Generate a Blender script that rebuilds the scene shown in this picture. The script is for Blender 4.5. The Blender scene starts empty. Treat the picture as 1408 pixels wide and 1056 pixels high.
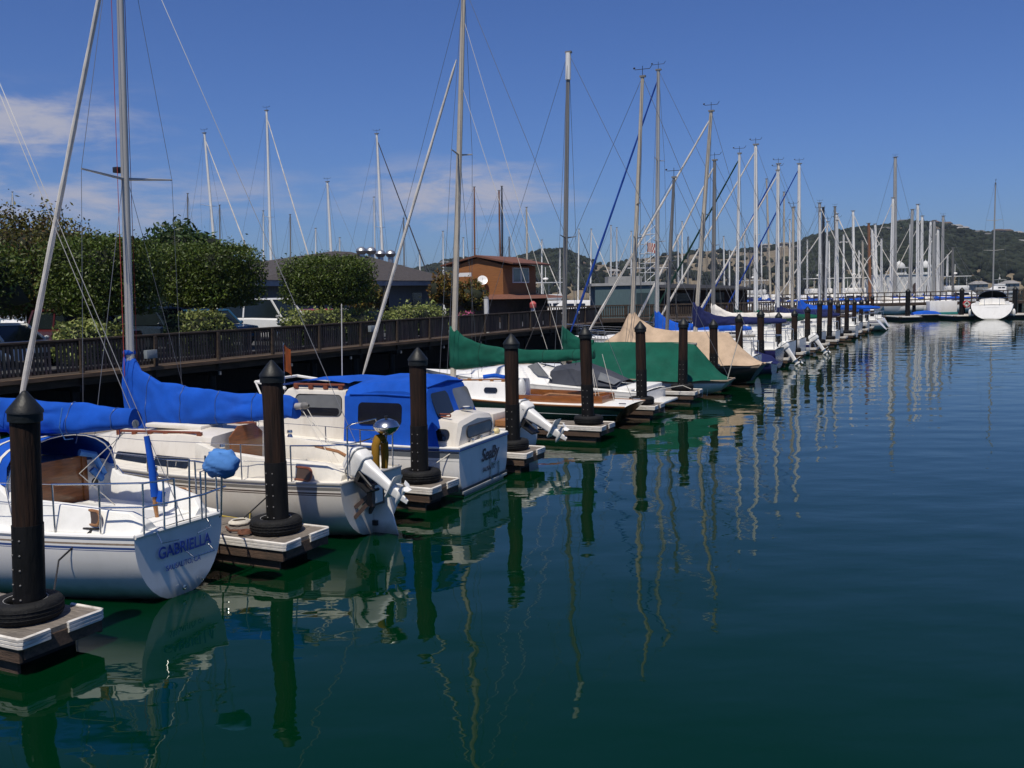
import bpy, bmesh, math, random
import numpy as np
from mathutils import Vector, Matrix, noise as mnoise
random.seed(7); RNG = np.random.default_rng(7)
scene = bpy.context.scene
COL = scene.collection
R = math.radians

# ------------------------------------------------------------------ camera
F, CX, CY, HC = 1330.0, 704.0, 528.0, 3.75
PITCH, ROLL = math.atan(125/1330.0), 0.0205
_fw = Vector((0, math.cos(PITCH), -math.sin(PITCH)))
_u0 = Vector((0, math.sin(PITCH), math.cos(PITCH)))
_r0 = Vector((1, 0, 0))
RT = _r0*math.cos(ROLL) - _u0*math.sin(ROLL)
UP = _r0*math.sin(ROLL) + _u0*math.cos(ROLL)
cd = bpy.data.cameras.new('camera')
cd.sensor_fit = 'HORIZONTAL'; cd.sensor_width = 36.0; cd.lens = 36.0*F/1408.0
cd.clip_start = 0.1; cd.clip_end = 9000
cam = bpy.data.objects.new('camera', cd); COL.objects.link(cam)
cam.matrix_world = Matrix(((RT.x, UP.x, -_fw.x, 0), (RT.y, UP.y, -_fw.y, 0), (RT.z, UP.z, -_fw.z, HC), (0, 0, 0, 1)))
scene.camera = cam

# ------------------------------------------------------------------ sky, sun, exposure
SUN_AZ = math.atan2(-0.30, -0.954)      # compass angle from +Y towards +X of the sun
SUN_EL = R(63)
world = bpy.data.worlds.new('World'); scene.world = world; world.use_nodes = True
nt = world.node_tree; nt.nodes.clear()
def wn(t, **k):
    n = nt.nodes.new(t)
    for a, b in k.items(): setattr(n, a, b)
    return n
def wl(a, ao, b, bi): nt.links.new(a.outputs[ao], b.inputs[bi])
def wmath(op, a, b=None):
    n = wn('ShaderNodeMath', operation=op)
    for i, x in enumerate((a, b)):
        if x is None: continue
        if isinstance(x, (int, float)): n.inputs[i].default_value = x
        else: nt.links.new(x, n.inputs[i])
    return n.outputs[0]
sky = wn('ShaderNodeTexSky', sky_type='NISHITA', sun_disc=False, sun_elevation=SUN_EL, sun_rotation=SUN_AZ,
         altitude=0.0, air_density=1.0, dust_density=0.6, ozone_density=3.0)
tc = wn('ShaderNodeTexCoord'); sep = wn('ShaderNodeSeparateXYZ'); wl(tc, 'Generated', sep, 0)
zc = wmath('MAXIMUM', sep.outputs[2], 0.02)
# thin clouds: direction projected on a high flat layer
az = wmath('ARCTAN2', sep.outputs[0], sep.outputs[1])
comb = wn('ShaderNodeCombineXYZ')
nt.links.new(wmath('MULTIPLY', az, 7.0), comb.inputs[0]); nt.links.new(wmath('MULTIPLY', sep.outputs[2], 30.0), comb.inputs[1])
nz = wn('ShaderNodeTexNoise'); nz.inputs['Scale'].default_value = 1.0; nz.inputs['Detail'].default_value = 9; nz.inputs['Roughness'].default_value = 0.62; nz.inputs['Distortion'].default_value = 0.35
nt.links.new(comb.outputs[0], nz.inputs['Vector'])
def ramp(sock, p0, p1):
    n = wn('ShaderNodeMapRange', interpolation_type='SMOOTHSTEP'); nt.links.new(sock, n.inputs[0])
    n.inputs[1].default_value = p0; n.inputs[2].default_value = p1; return n.outputs[0]
azl = wmath('ADD', az, 0.0)
def bell(sock, c, w):     # 1 in the middle of a band, 0 outside
    d = wmath('ABSOLUTE', wmath('SUBTRACT', sock, c)); n = ramp(d, w, 0.0); return n
zz = sep.outputs[2]
high = wmath('MULTIPLY', bell(az, -0.50, 0.24), bell(zz, 0.160, 0.050))
low = wmath('MULTIPLY', wmath('MULTIPLY', ramp(az, -0.10, -0.38), bell(zz, 0.095, 0.055)), 0.70)
mid = wmath('MULTIPLY', wmath('MULTIPLY', bell(az, -0.05, 0.20), bell(zz, 0.100, 0.055)), 0.80)
band = wmath('MAXIMUM', wmath('MAXIMUM', high, low), mid)
cl = wmath('MULTIPLY', ramp(wmath('ADD', nz.outputs[0], wmath('MULTIPLY', band, 0.20)), 0.48, 0.74), wmath('MINIMUM', wmath('MULTIPLY', band, 1.5), 1.0))
sat = wn('ShaderNodeHueSaturation'); sat.inputs['Saturation'].default_value = 1.0; sat.inputs['Hue'].default_value = 0.5; wl(sky, 0, sat, 'Color')
tint = wn('ShaderNodeMix', data_type='RGBA', blend_type='MULTIPLY'); tint.inputs['Factor'].default_value = 1.0
wl(sat, 0, tint, 'A'); tint.inputs['B'].default_value = (0.505, 0.70, 1.18, 1)
mixc = wn('ShaderNodeMix', data_type='RGBA'); nt.links.new(cl, mixc.inputs['Factor']); wl(tint, 'Result', mixc, 'A')
mixc.inputs['B'].default_value = (5.3, 5.5, 6.9, 1)
SKY_K = 0.075
bg = wn('ShaderNodeBackground'); wl(mixc, 'Result', bg, 'Color'); bg.inputs['Strength'].default_value = SKY_K
out = wn('ShaderNodeOutputWorld'); wl(bg, 0, out, 'Surface')
sl = bpy.data.lights.new('sun', 'SUN'); sl.energy = 4.3; sl.angle = R(0.53); sl.color = (1.0, 0.93, 0.80)
so = bpy.data.objects.new('sun', sl); COL.objects.link(so)
sdir = Vector((math.sin(SUN_AZ)*math.cos(SUN_EL), math.cos(SUN_AZ)*math.cos(SUN_EL), math.sin(SUN_EL)))
so.rotation_euler = sdir.to_track_quat('Z', 'Y').to_euler()
vs = scene.view_settings; vs.view_transform = 'Standard'; vs.look = 'None'; vs.exposure = 0.0; vs.gamma = 1.0
scene.cycles.max_bounces = 8; scene.cycles.glossy_bounces = 4; scene.cycles.transparent_max_bounces = 8
scene.cycles.sample_clamp_indirect = 6.0; scene.cycles.caustics_reflective = False; scene.cycles.caustics_refractive = False

# ------------------------------------------------------------------ places: the dock row runs along U, its boats point along -W
A = R(26.4)
U = Vector((math.sin(A), math.cos(A), 0)); W = Vector((math.cos(A), -math.sin(A), 0)); O = Vector((-5.25, 9.94, 0))
def P(w, u, z=0.0): return O + W*w + U*u + Vector((0, 0, z))
def ray(px, py): return _fw + RT*((px-CX)/F) - UP*((py-CY)/F)
def at(px, py, Y):
    r = ray(px, py); return Vector((0, 0, HC)) + r*(Y/r.y)
def torow(p): d = p - O; return d.dot(W), d.dot(U), p.z

# ------------------------------------------------------------------ materials
MATS = {}
def mat(name, col, rough=0.5, metal=0.0, var=0.12, vscale=3.0, bump=0.0, bscale=25.0, stretch=(1, 1, 1), spec=0.5, island=0.0, coat=0.0, dirt=None, trans=0.0, detail=5, wl=0.0):
    if name in MATS: return MATS[name]
    m = bpy.data.materials.new(name); m.use_nodes = True; t = m.node_tree; N = t.nodes; Lk = t.links
    b = N['Principled BSDF']; b.inputs['Roughness'].default_value = rough; b.inputs['Metallic'].default_value = metal
    b.inputs['Specular IOR Level'].default_value = spec; b.inputs['Coat Weight'].default_value = coat
    tcn = N.new('ShaderNodeTexCoord'); mp = N.new('ShaderNodeMapping'); mp.inputs['Scale'].default_value = stretch
    oi = N.new('ShaderNodeObjectInfo'); va = N.new('ShaderNodeVectorMath'); va.operation = 'ADD'; Lk.new(tcn.outputs['Object'], va.inputs[0]); Lk.new(oi.outputs['Location'], va.inputs[1]); Lk.new(va.outputs[0], mp.inputs['Vector'])   # every object gets its own grain
    n = N.new('ShaderNodeTexNoise'); n.inputs['Scale'].default_value = vscale; n.inputs['Detail'].default_value = detail; n.inputs['Roughness'].default_value = 0.6
    Lk.new(mp.outputs[0], n.inputs['Vector'])
    r = N.new('ShaderNodeValToRGB'); c = list(col)
    r.color_ramp.elements[0].position = 0.3; r.color_ramp.elements[1].position = 0.7
    r.color_ramp.elements[0].color = tuple(x*(1-var) for x in c)+(1,); r.color_ramp.elements[1].color = tuple(min(1, x*(1+var)) for x in c)+(1,)
    Lk.new(n.outputs[0], r.inputs[0]); colour = r.outputs[0]
    if island:
        g = N.new('ShaderNodeNewGeometry'); hv = N.new('ShaderNodeHueSaturation')
        mr = N.new('ShaderNodeMapRange'); mr.inputs[3].default_value = 1-island; mr.inputs[4].default_value = 1+island
        Lk.new(g.outputs['Random Per Island'], mr.inputs[0]); Lk.new(mr.outputs[0], hv.inputs['Value'])
        mh = N.new('ShaderNodeMapRange'); mh.inputs[3].default_value = 0.475; mh.inputs[4].default_value = 0.515
        ml = N.new('ShaderNodeMath'); ml.operation = 'FRACT'; mm = N.new('ShaderNodeMath'); mm.operation = 'MULTIPLY'; mm.inputs[1].default_value = 7.31
        Lk.new(g.outputs['Random Per Island'], mm.inputs[0]); Lk.new(mm.outputs[0], ml.inputs[0]); Lk.new(ml.outputs[0], mh.inputs[0]); Lk.new(mh.outputs[0], hv.inputs['Hue'])
        Lk.new(colour, hv.inputs['Color']); colour = hv.outputs[0]
    if dirt:
        dn = N.new('ShaderNodeTexNoise'); dn.inputs['Scale'].default_value = dirt[1]; dn.inputs['Detail'].default_value = 8; dn.inputs['Roughness'].default_value = 0.7
        dm = N.new('ShaderNodeMapping'); dm.inputs['Scale'].default_value = dirt[2]; Lk.new(va.outputs[0], dm.inputs['Vector']); Lk.new(dm.outputs[0], dn.inputs['Vector'])
        dr = N.new('ShaderNodeMapRange'); dr.inputs[1].default_value = 0.5; dr.inputs[2].default_value = 0.78; dr.inputs[4].default_value = dirt[3]
        Lk.new(dn.outputs[0], dr.inputs[0]); mx = N.new('ShaderNodeMix'); mx.data_type = 'RGBA'
        Lk.new(dr.outputs[0], mx.inputs['Factor']); Lk.new(colour, mx.inputs['A']); mx.inputs['B'].default_value = tuple(dirt[0])+(1,); colour = mx.outputs['Result']
    if wl:      # weed and scum band left by the water
        sx = N.new('ShaderNodeSeparateXYZ'); Lk.new(tcn.outputs['Object'], sx.inputs[0]); wz = N.new('ShaderNodeTexNoise'); wz.inputs['Scale'].default_value = 5.0; wz.inputs['Detail'].default_value = 6
        Lk.new(tcn.outputs['Object'], wz.inputs['Vector']); ad = N.new('ShaderNodeMath'); ad.operation = 'MULTIPLY_ADD'; ad.inputs[1].default_value = -0.16; Lk.new(wz.outputs[0], ad.inputs[0]); Lk.new(sx.outputs[2], ad.inputs[2])
        wr_ = N.new('ShaderNodeMapRange'); wr_.inputs[1].default_value = wl-0.08; wr_.inputs[2].default_value = -0.06; wr_.inputs[4].default_value = 0.75; Lk.new(ad.outputs[0], wr_.inputs[0])
        mw = N.new('ShaderNodeMix'); mw.data_type = 'RGBA'; Lk.new(wr_.outputs[0], mw.inputs['Factor']); Lk.new(colour, mw.inputs['A']); mw.inputs['B'].default_value = (0.10, 0.095, 0.05, 1); colour = mw.outputs['Result']
    Lk.new(colour, b.inputs['Base Color'])
    if bump:
        n2 = N.new('ShaderNodeTexNoise'); n2.inputs['Scale'].default_value = bscale; n2.inputs['Detail'].default_value = 6
        Lk.new(mp.outputs[0], n2.inputs['Vector'])
        bp = N.new('ShaderNodeBump'); bp.inputs['Strength'].default_value = min(1, bump); bp.inputs['Distance'].default_value = 0.05
        Lk.new(n2.outputs[0], bp.inputs['Height']); Lk.new(bp.outputs[0], b.inputs['Normal'])
    if trans:
        tr = N.new('ShaderNodeBsdfTranslucent'); Lk.new(colour, tr.inputs['Color']); ms = N.new('ShaderNodeMixShader'); ms.inputs[0].default_value = trans
        Lk.new(b.outputs[0], ms.inputs[1]); Lk.new(tr.outputs[0], ms.inputs[2]); Lk.new(ms.outputs[0], N['Material Output'].inputs['Surface'])
    MATS[name] = m; return m
GRIME = ((0.25, 0.2, 0.13), 3.0, (1.2, 1.2, 0.35), 0.35)
M_white = mat('white_gelcoat', (0.78, 0.765, 0.73), 0.28, var=0.04, vscale=2, dirt=((0.42, 0.38, 0.31), 2.2, (1, 1, 0.3), 0.32), wl=0.22)
M_deckw = mat('white_deck', (0.80, 0.79, 0.75), 0.5, var=0.05, vscale=5, dirt=((0.45, 0.42, 0.36), 3.5, (1, 1, 1), 0.3), bump=0.05, bscale=120)
M_cream = mat('cream_gelcoat', (0.69, 0.645, 0.57), 0.35, var=0.05, vscale=2, dirt=((0.38, 0.32, 0.24), 2.6, (1, 1, 0.3), 0.45), wl=0.22)
M_creamd = mat('cream_deck', (0.73, 0.69, 0.61), 0.55, var=0.07, vscale=5, dirt=((0.4, 0.34, 0.26), 4, (1, 1, 1), 0.4), bump=0.05, bscale=120)
M_palegrey = mat('pale_grey_gelcoat', (0.60, 0.60, 0.585), 0.35, var=0.05, dirt=GRIME)
M_navyhull = mat('navy_gelcoat', (0.018, 0.018, 0.085), 0.2, var=0.1)
M_greenhull = mat('dark_green_gelcoat', (0.006, 0.022, 0.018), 0.18, var=0.1)
M_bottom = mat('bottom_paint', (0.035, 0.03, 0.03), 0.8, var=0.4, vscale=6)
M_redbottom = mat('maroon_bottom_paint', (0.06, 0.022, 0.022), 0.8, var=0.3, vscale=6)
M_stripeblue = mat('blue_stripe_paint', (0.03, 0.07, 0.22), 0.35, var=0.05)
M_stripebrown = mat('brown_stripe_paint', (0.07, 0.045, 0.035), 0.4, var=0.1)
M_stripeblack = mat('black_stripe_paint', (0.012, 0.012, 0.016), 0.35, var=0.1)
M_stripegrey = mat('grey_stripe_paint', (0.13, 0.145, 0.16), 0.4, var=0.1)
M_teak = mat('varnished_teak', (0.215, 0.072, 0.016), 0.3, var=0.35, vscale=4, stretch=(1, 1, 9), coat=0.4, spec=0.5)
M_teakx = mat('varnished_teak_rail', (0.30, 0.14, 0.055), 0.35, var=0.3, vscale=5, stretch=(1, 8, 8))
M_redteak = mat('red_brown_teak', (0.20, 0.06, 0.03), 0.4, var=0.25, vscale=6, stretch=(1, 8, 8))
M_wornteak = mat('weathered_teak', (0.26, 0.20, 0.15), 0.8, var=0.3, vscale=6, stretch=(1, 8, 8))
M_steel = mat('stainless_steel', (0.55, 0.55, 0.55), 0.22, metal=1.0, var=0.05)
M_alu = mat('mast_aluminium', (0.46, 0.44, 0.40), 0.45, metal=0.35, var=0.08, vscale=2, stretch=(1, 1, 0.3))
M_alud = mat('grey_mast_aluminium', (0.24, 0.225, 0.20), 0.45, metal=0.35, var=0.12, vscale=2, stretch=(1, 1, 0.3))
M_mastw = mat('white_mast_paint', (0.74, 0.73, 0.70), 0.4, var=0.05)
M_masttan = mat('tan_mast_paint', (0.47, 0.42, 0.34), 0.5, var=0.1)
M_mastwood = mat('varnished_mast_wood', (0.23, 0.10, 0.045), 0.4, var=0.2, stretch=(3, 3, 0.3))
M_mastblack = mat('black_mast_paint', (0.015, 0.015, 0.017), 0.4, var=0.1)
M_wire = mat('rigging_wire', (0.20, 0.20, 0.20), 0.4, metal=0.6, var=0.05)
M_ropew = mat('white_rope', (0.62, 0.58, 0.5), 0.85, var=0.1, vscale=30)
M_ropeb = mat('black_rope', (0.015, 0.015, 0.017), 0.9, var=0.1)
M_roper = mat('red_rope', (0.35, 0.05, 0.04), 0.9, var=0.1)
M_black = mat('black_plastic', (0.014, 0.014, 0.015), 0.45, var=0.15)
M_glass = mat('dark_window_glass', (0.012, 0.013, 0.016), 0.06, var=0.2, spec=0.6)
M_greyglass = mat('grey_window_glass', (0.16, 0.165, 0.165), 0.08, var=0.15, spec=0.6)
def canvas(name, c, var=0.22): return mat(name, c, 0.9, var=var, vscale=1.7, bump=0.18, bscale=4, spec=0.2, dirt=(tuple(min(1, x*1.5+.05) for x in c), 1.5, (1, 1, 1), 0.2))
M_blue = canvas('blue_canvas', (0.007, 0.075, 0.42)); M_green = canvas('green_canvas', (0.005, 0.076, 0.050))
M_navy = canvas('navy_canvas', (0.012, 0.017, 0.075)); M_beige = canvas('beige_canvas', (0.46, 0.34, 0.235)); M_sailw = canvas('white_sailcloth', (0.66, 0.62, 0.56))
M_ltblue = canvas('light_blue_canvas', (0.08, 0.22, 0.52)); M_greyc = canvas('grey_canvas', (0.05, 0.055, 0.07)); M_mustard = canvas('mustard_canvas', (0.24, 0.125, 0.012), 0.2)
M_dkgreenc = canvas('dark_green_canvas', (0.006, 0.035, 0.026))
M_engine = mat('white_engine_paint', (0.76, 0.75, 0.72), 0.3, var=0.04, dirt=((0.3, 0.27, 0.22), 5, (1, 1, 1), 0.25))
M_pile = mat('creosoted_timber', (0.019, 0.0085, 0.0045), 0.8, var=0.85, vscale=7, stretch=(3, 3, 0.22), bump=0.6, bscale=9, spec=0.3)
M_pilelow = mat('black_pile_sleeve', (0.0065, 0.006, 0.006), 0.6, var=0.5, spec=0.25, vscale=5, stretch=(2, 2, .5), bump=0.25, bscale=14)
M_cap = mat('black_plastic_cone', (0.009, 0.0105, 0.0105), 0.5, var=0.3, spec=0.35, vscale=6, bump=0.1)
M_rubber = mat('tyre_rubber', (0.008, 0.008, 0.008), 0.75, var=0.4, vscale=9, bump=0.3, bscale=30, spec=0.3)
M_tyrerim = mat('white_tyre_bead', (0.5, 0.5, 0.5), 0.6, var=0.2)
M_plank = mat('weathered_planks', (0.17, 0.145, 0.12), 0.85, var=0.35, vscale=6, stretch=(0.6, 6, 6), bump=0.4, bscale=14, dirt=((0.04, 0.035, 0.03), 3, (1, 1, 1), 0.7))
M_fascia = mat('dock_fascia_timber', (0.085, 0.052, 0.034), 0.85, var=0.5, vscale=4, stretch=(0.5, 4, 8), bump=0.4, dirt=((0.02, 0.02, 0.015), 2, (1, 1, 1), 0.8))
M_bumper = mat('white_vinyl_bumper', (0.66, 0.62, 0.56), 0.5, var=0.1, vscale=6, dirt=((0.14, 0.11, 0.08), 4, (1, 1, 3), 0.75))
M_float = mat('black_float', (0.02, 0.02, 0.018), 0.8, var=0.4)
M_fence = mat('boardwalk_picket_timber', (0.125, 0.088, 0.056), 0.85, var=0.6, vscale=3, stretch=(6, 6, 0.5), bump=0.4, island=0.35)
M_fenced = mat('boardwalk_dark_timber', (0.046, 0.031, 0.021), 0.85, var=0.5, vscale=3, stretch=(3, 0.4, 3), bump=0.4)
M_edge = mat('boardwalk_edge_board', (0.11, 0.068, 0.04), 0.85, var=0.5, vscale=3, stretch=(3, 0.4, 3), bump=0.3)
M_soil = mat('asphalt', (0.055, 0.055, 0.057), 0.9, var=0.2, vscale=4)
M_bark = mat('tree_bark', (0.05, 0.036, 0.026), 0.9, var=0.4, vscale=8, stretch=(3, 3, .6), bump=0.6)
def leafm(name, c, isl=0.45): return mat(name, c, 0.5, var=0.35, vscale=1.1, island=isl, spec=0.4, trans=0.25)
M_leaf = leafm('clipped_leaves', (0.068, 0.105, 0.014)); M_leafo = leafm('olive_leaves', (0.11, 0.105, 0.018)); M_pine = leafm('pine_needles', (0.04, 0.075, 0.016))
M_hedge = leafm('hedge_leaves', (0.21, 0.25, 0.07)); M_autumn = leafm('bronze_leaves', (0.15, 0.085, 0.012)); M_leafr = leafm('reddish_leaves', (0.085, 0.05, 0.014))
M_core = mat('foliage_shade_core', (0.012, 0.017, 0.006), 0.9, var=0.4)  # dark lump filling the foliage, its inner shade put into the colour

# ------------------------------------------------------------------ mesh builder
class MB:
    def __init__(s): s.v = []; s.f = []; s.m = []
    def add(s, v, f, m=0):
        o = len(s.v); s.v += [tuple(p) for p in v]; s.f += [tuple(i+o for i in q) for q in f]
        s.m += ([m]*len(f) if isinstance(m, int) else list(m)); return s
    def box(s, x0, x1, y0, y1, z0, z1, m=0):
        v = [(x, y, z) for z in (z0, z1) for y in (y0, y1) for x in (x0, x1)]
        return s.add(v, [(0, 2, 3, 1), (4, 5, 7, 6), (0, 1, 5, 4), (2, 6, 7, 3), (0, 4, 6, 2), (1, 3, 7, 5)], m)
    def obox(s, c, ax, hs, m=0):      # oriented box: centre, three axes, half sizes
        c = Vector(c); ax = [Vector(a).normalized() for a in ax]
        v = [c+ax[0]*(i*hs[0])+ax[1]*(j*hs[1])+ax[2]*(k*hs[2]) for k in (-1, 1) for j in (-1, 1) for i in (-1, 1)]
        return s.add(v, [(0, 2, 3, 1), (4, 5, 7, 6), (0, 1, 5, 4), (2, 6, 7, 3), (0, 4, 6, 2), (1, 3, 7, 5)], m)
    def beam(s, a, b, w, h, m=0, up=(0, 0, 1)):
        a = Vector(a); b = Vector(b); d = (b-a).normalized(); y = Vector(up).cross(d)
        if y.length < 1e-4: y = Vector((0, 1, 0))
        y.normalize(); return s.obox((a+b)/2, (d, y, d.cross(y)), ((b-a).length/2, w/2, h/2), m)
    def loft(s, rings, m=0, caps=True, closed=True):
        n = len(rings[0]); v = [p for r in rings for p in r]; f = []; mm = []
        for i in range(len(rings)-1):
            for j in range(n if closed else n-1):
                k = (j+1) % n; f.append((i*n+j, i*n+k, (i+1)*n+k, (i+1)*n+j)); mm.append(m if isinstance(m, int) else m[j])
        if caps and closed:
            c = m if isinstance(m, int) else m[0]
            f.append(tuple(reversed(range(n)))); mm.append(c); o = (len(rings)-1)*n; f.append(tuple(range(o, o+n))); mm.append(c)
        return s.add(v, f, mm)
    def tube(s, pts, r, n=6, m=0, flat=1.0):
        pts = [Vector(p) for p in pts]; rs = r if isinstance(r, (list, tuple)) else [r]*len(pts); rings = []; prev = None
        for i, p in enumerate(pts):
            d = (pts[min(i+1, len(pts)-1)]-pts[max(i-1, 0)]).normalized()
            if prev is None: a = d.cross(Vector((0, 1, 0)) if abs(d.y) < 0.9 else Vector((1, 0, 0))).normalized()
            else: a = (prev-d*prev.dot(d)).normalized()
            prev = a; b = d.cross(a)
            rings.append([p+(a*math.cos(t*2*math.pi/n)+b*math.sin(t*2*math.pi/n)*flat)*rs[i] for t in range(n)])
        return s.loft(rings, m)
    def lathe(s, prof, c=(0, 0, 0), n=20, m=0, caps=False, axis=None):
        c = Vector(c); ax = Vector(axis).normalized() if axis else Vector((0, 0, 1))
        a = ax.orthogonal().normalized(); b = ax.cross(a)
        return s.loft([[c+ax*z+(a*math.cos(t*2*math.pi/n)+b*math.sin(t*2*math.pi/n))*max(r, 1e-4) for t in range(n)] for r, z in prof], m, caps)
    def torus(s, c, Rr, r, n=28, k=12, m=0, sq=1.0):
        v = []; f = []
        for i in range(n):
            t = i*2*math.pi/n
            for j in range(k):
                q = j*2*math.pi/k; cr = math.cos(q); sr = math.sin(q); e = 0.6
                rr = Rr+r*math.copysign(abs(cr)**e, cr); z = r*sq*math.copysign(abs(sr)**e, sr)
                v.append((c[0]+rr*math.cos(t), c[1]+rr*math.sin(t), c[2]+z))
                f.append((i*k+j, ((i+1) % n)*k+j, ((i+1) % n)*k+(j+1) % k, i*k+(j+1) % k))
        return s.add(v, f, m)
    def ell(s, c, r, nu=16, nv=10, m=0, axes=None):
        c = Vector(c); ax = axes or (Vector((1, 0, 0)), Vector((0, 1, 0)), Vector((0, 0, 1))); rings = []
        for i in range(nv+1):
            t = -math.pi/2+math.pi*i/nv; cr = max(math.cos(t), 0.02)
            rings.append([c+ax[0]*(r[0]*cr*math.cos(2*math.pi*j/nu))+ax[1]*(r[1]*cr*math.sin(2*math.pi*j/nu))+ax[2]*(r[2]*math.sin(t)) for j in range(nu)])
        return s.loft(rings, m)
    def plate(s, pts, nrm, th, m=0):   # flat outline with thickness
        n = Vector(nrm).normalized()*th; a = [Vector(p) for p in pts]; return s.loft([a, [p+n for p in a]], m)
    def build(s, name, mats, parent=None, smooth=True, bevel=0.0, angle=38, loc=None, rotz=None):
        me = bpy.data.meshes.new(name); me.from_pydata(s.v, [], s.f)
        mats = mats if isinstance(mats, (list, tuple)) else [mats]
        for x in mats: me.materials.append(x)
        if len(mats) > 1: me.polygons.foreach_set('material_index', s.m)
        bm = bmesh.new(); bm.from_mesh(me)
        if bevel:
            es = [e for e in bm.edges if len(e.link_faces) == 2 and e.calc_face_angle(0) > 0.6]
            bmesh.ops.bevel(bm, geom=es, offset=bevel, segments=2, profile=0.6, affect='EDGES', clamp_overlap=True)
        bmesh.ops.recalc_face_normals(bm, faces=bm.faces); bm.to_mesh(me); bm.free()
        if smooth:
            me.polygons.foreach_set('use_smooth', [True]*len(me.polygons)); me.set_sharp_from_angle(angle=R(angle))
        me.update(); o = bpy.data.objects.new(name, me); COL.objects.link(o)
        if parent: o.parent = parent
        if loc is not None: o.location = loc
        if rotz is not None: o.rotation_euler = (0, 0, rotz)
        return o
def tag(o, label=None, cat=None, group=None, kind=None):
    for k, v in (('label', label), ('category', cat), ('group', group), ('kind', kind)):
        if v: o[k] = v
    return o
def thing(name, label, cat, loc, rotz=0.0, group=None):
    o = bpy.data.objects.new(name, None); COL.objects.link(o); o.empty_display_size = 0.3
    o.location = loc; o.rotation_euler = (0, 0, rotz); return tag(o, label, cat, group)
def copy_tree(o, parent=None):
    c = o.copy(); COL.objects.link(c); c.parent = parent
    for ch in list(o.children): copy_tree(ch, c)
    return c
def text(name, body, size, parent, loc, rot, m, shear=0.0, sx=1.0, bold=0.0):
    cu = bpy.data.curves.new(name, 'FONT'); cu.body = body; cu.size = size; cu.align_x = 'CENTER'; cu.align_y = 'CENTER'; cu.extrude = 0.002; cu.shear = shear; cu.offset = bold
    to = bpy.data.objects.new(name+'_curve', cu); COL.objects.link(to); bpy.context.view_layer.update()
    me = bpy.data.meshes.new_from_object(to.evaluated_get(bpy.context.evaluated_depsgraph_get())); bpy.data.objects.remove(to)
    me.materials.clear(); me.materials.append(m); o = bpy.data.objects.new(name, me); COL.objects.link(o); o.parent = parent
    o.location = loc; o.rotation_euler = rot; o.scale = (sx, 1, 1); return o
ORD = ['', 'first', 'second', 'third', 'fourth', 'fifth', 'sixth', 'seventh', 'eighth', 'ninth', 'tenth', 'eleventh', 'twelfth', 'thirteenth', 'fourteenth', 'fifteenth', 'sixteenth', 'seventeenth', 'eighteenth', 'nineteenth', 'twentieth', 'twenty-first', 'twenty-second', 'twenty-third', 'twenty-fourth', 'twenty-fifth', 'twenty-sixth', 'twenty-seventh', 'twenty-eighth', 'twenty-ninth', 'thirtieth', 'thirty-first', 'thirty-second', 'thirty-third', 'thirty-fourth', 'thirty-fifth', 'thirty-sixth', 'thirty-seventh', 'thirty-eighth']

# ================================================================== SETTING
# ---- water
def water_mat():
    m = bpy.data.materials.new('sea_water'); m.use_nodes = True; t = m.node_tree; N = t.nodes; L = t.links; b = N['Principled BSDF']
    b.inputs['Base Color'].default_value = (0.0001, 0.0160, 0.0048, 1); b.inputs['Roughness'].default_value = 0.015; b.inputs['IOR'].default_value = 1.33; b.inputs['Specular IOR Level'].default_value = 0.46; b.inputs['Specular Tint'].default_value = (0.24, 0.92, 0.72, 1)
    tcn = N.new('ShaderNodeTexCoord')
    def layer(scale, st, rotz, detail):
        mp = N.new('ShaderNodeMapping'); mp.inputs['Scale'].default_value = st; mp.inputs['Rotation'].default_value = (0, 0, rotz)
        L.new(tcn.outputs['Object'], mp.inputs['Vector']); n = N.new('ShaderNodeTexNoise'); n.inputs['Scale'].default_value = scale; n.inputs['Detail'].default_value = detail; n.inputs['Roughness'].default_value = 0.45
        L.new(mp.outputs[0], n.inputs['Vector']); return n.outputs[0]
    def mth(op, a, k):
        n = N.new('ShaderNodeMath'); n.operation = op; L.new(a, n.inputs[0])
        if isinstance(k, float): n.inputs[1].default_value = k
        else: L.new(k, n.inputs[1])
        return n.outputs[0]
    big = layer(0.75, (0.7, 1.0, 1), 0.15, 1.0); sm = layer(2.6, (0.55, 1.0, 1), -0.2, 2.0); fine = layer(9.0, (0.45, 1.0, 1), 0.1, 2.0); patch = layer(0.05, (1, 1, 1), 0, 3.0)
    pr = N.new('ShaderNodeMapRange'); pr.inputs[1].default_value = 0.4; pr.inputs[2].default_value = 0.65; pr.inputs[3].default_value = 0.35; L.new(patch, pr.inputs[0])
    h = mth('ADD', mth('ADD', mth('MULTIPLY', big, 0.026), mth('MULTIPLY', sm, 0.0042)), mth('MULTIPLY', mth('MULTIPLY', fine, 0.0009), pr.outputs[0]))
    bp = N.new('ShaderNodeBump'); bp.inputs['Strength'].default_value = 1.0; bp.inputs['Distance'].default_value = 1.0
    L.new(h, bp.inputs['Height']); L.new(bp.outputs[0], b.inputs['Normal']); return m
M_water = water_mat()
tag(MB().add([(-3500, -300, 0), (3500, -300, 0), (3500, 6000, 0), (-3500, 6000, 0)], [(0, 1, 2, 3)]).build('water', M_water), kind='structure')
# ---- parking ground behind the boardwalk
LZ = 1.55
g = MB(); g.plate([P(-18.6, -40), P(-18.6, 62), P(-22, 84), P(-46, 84), P(-46, -40)], (0, 0, 1), LZ)
tag(g.build('ground', M_soil, smooth=False), kind='structure')

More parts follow.
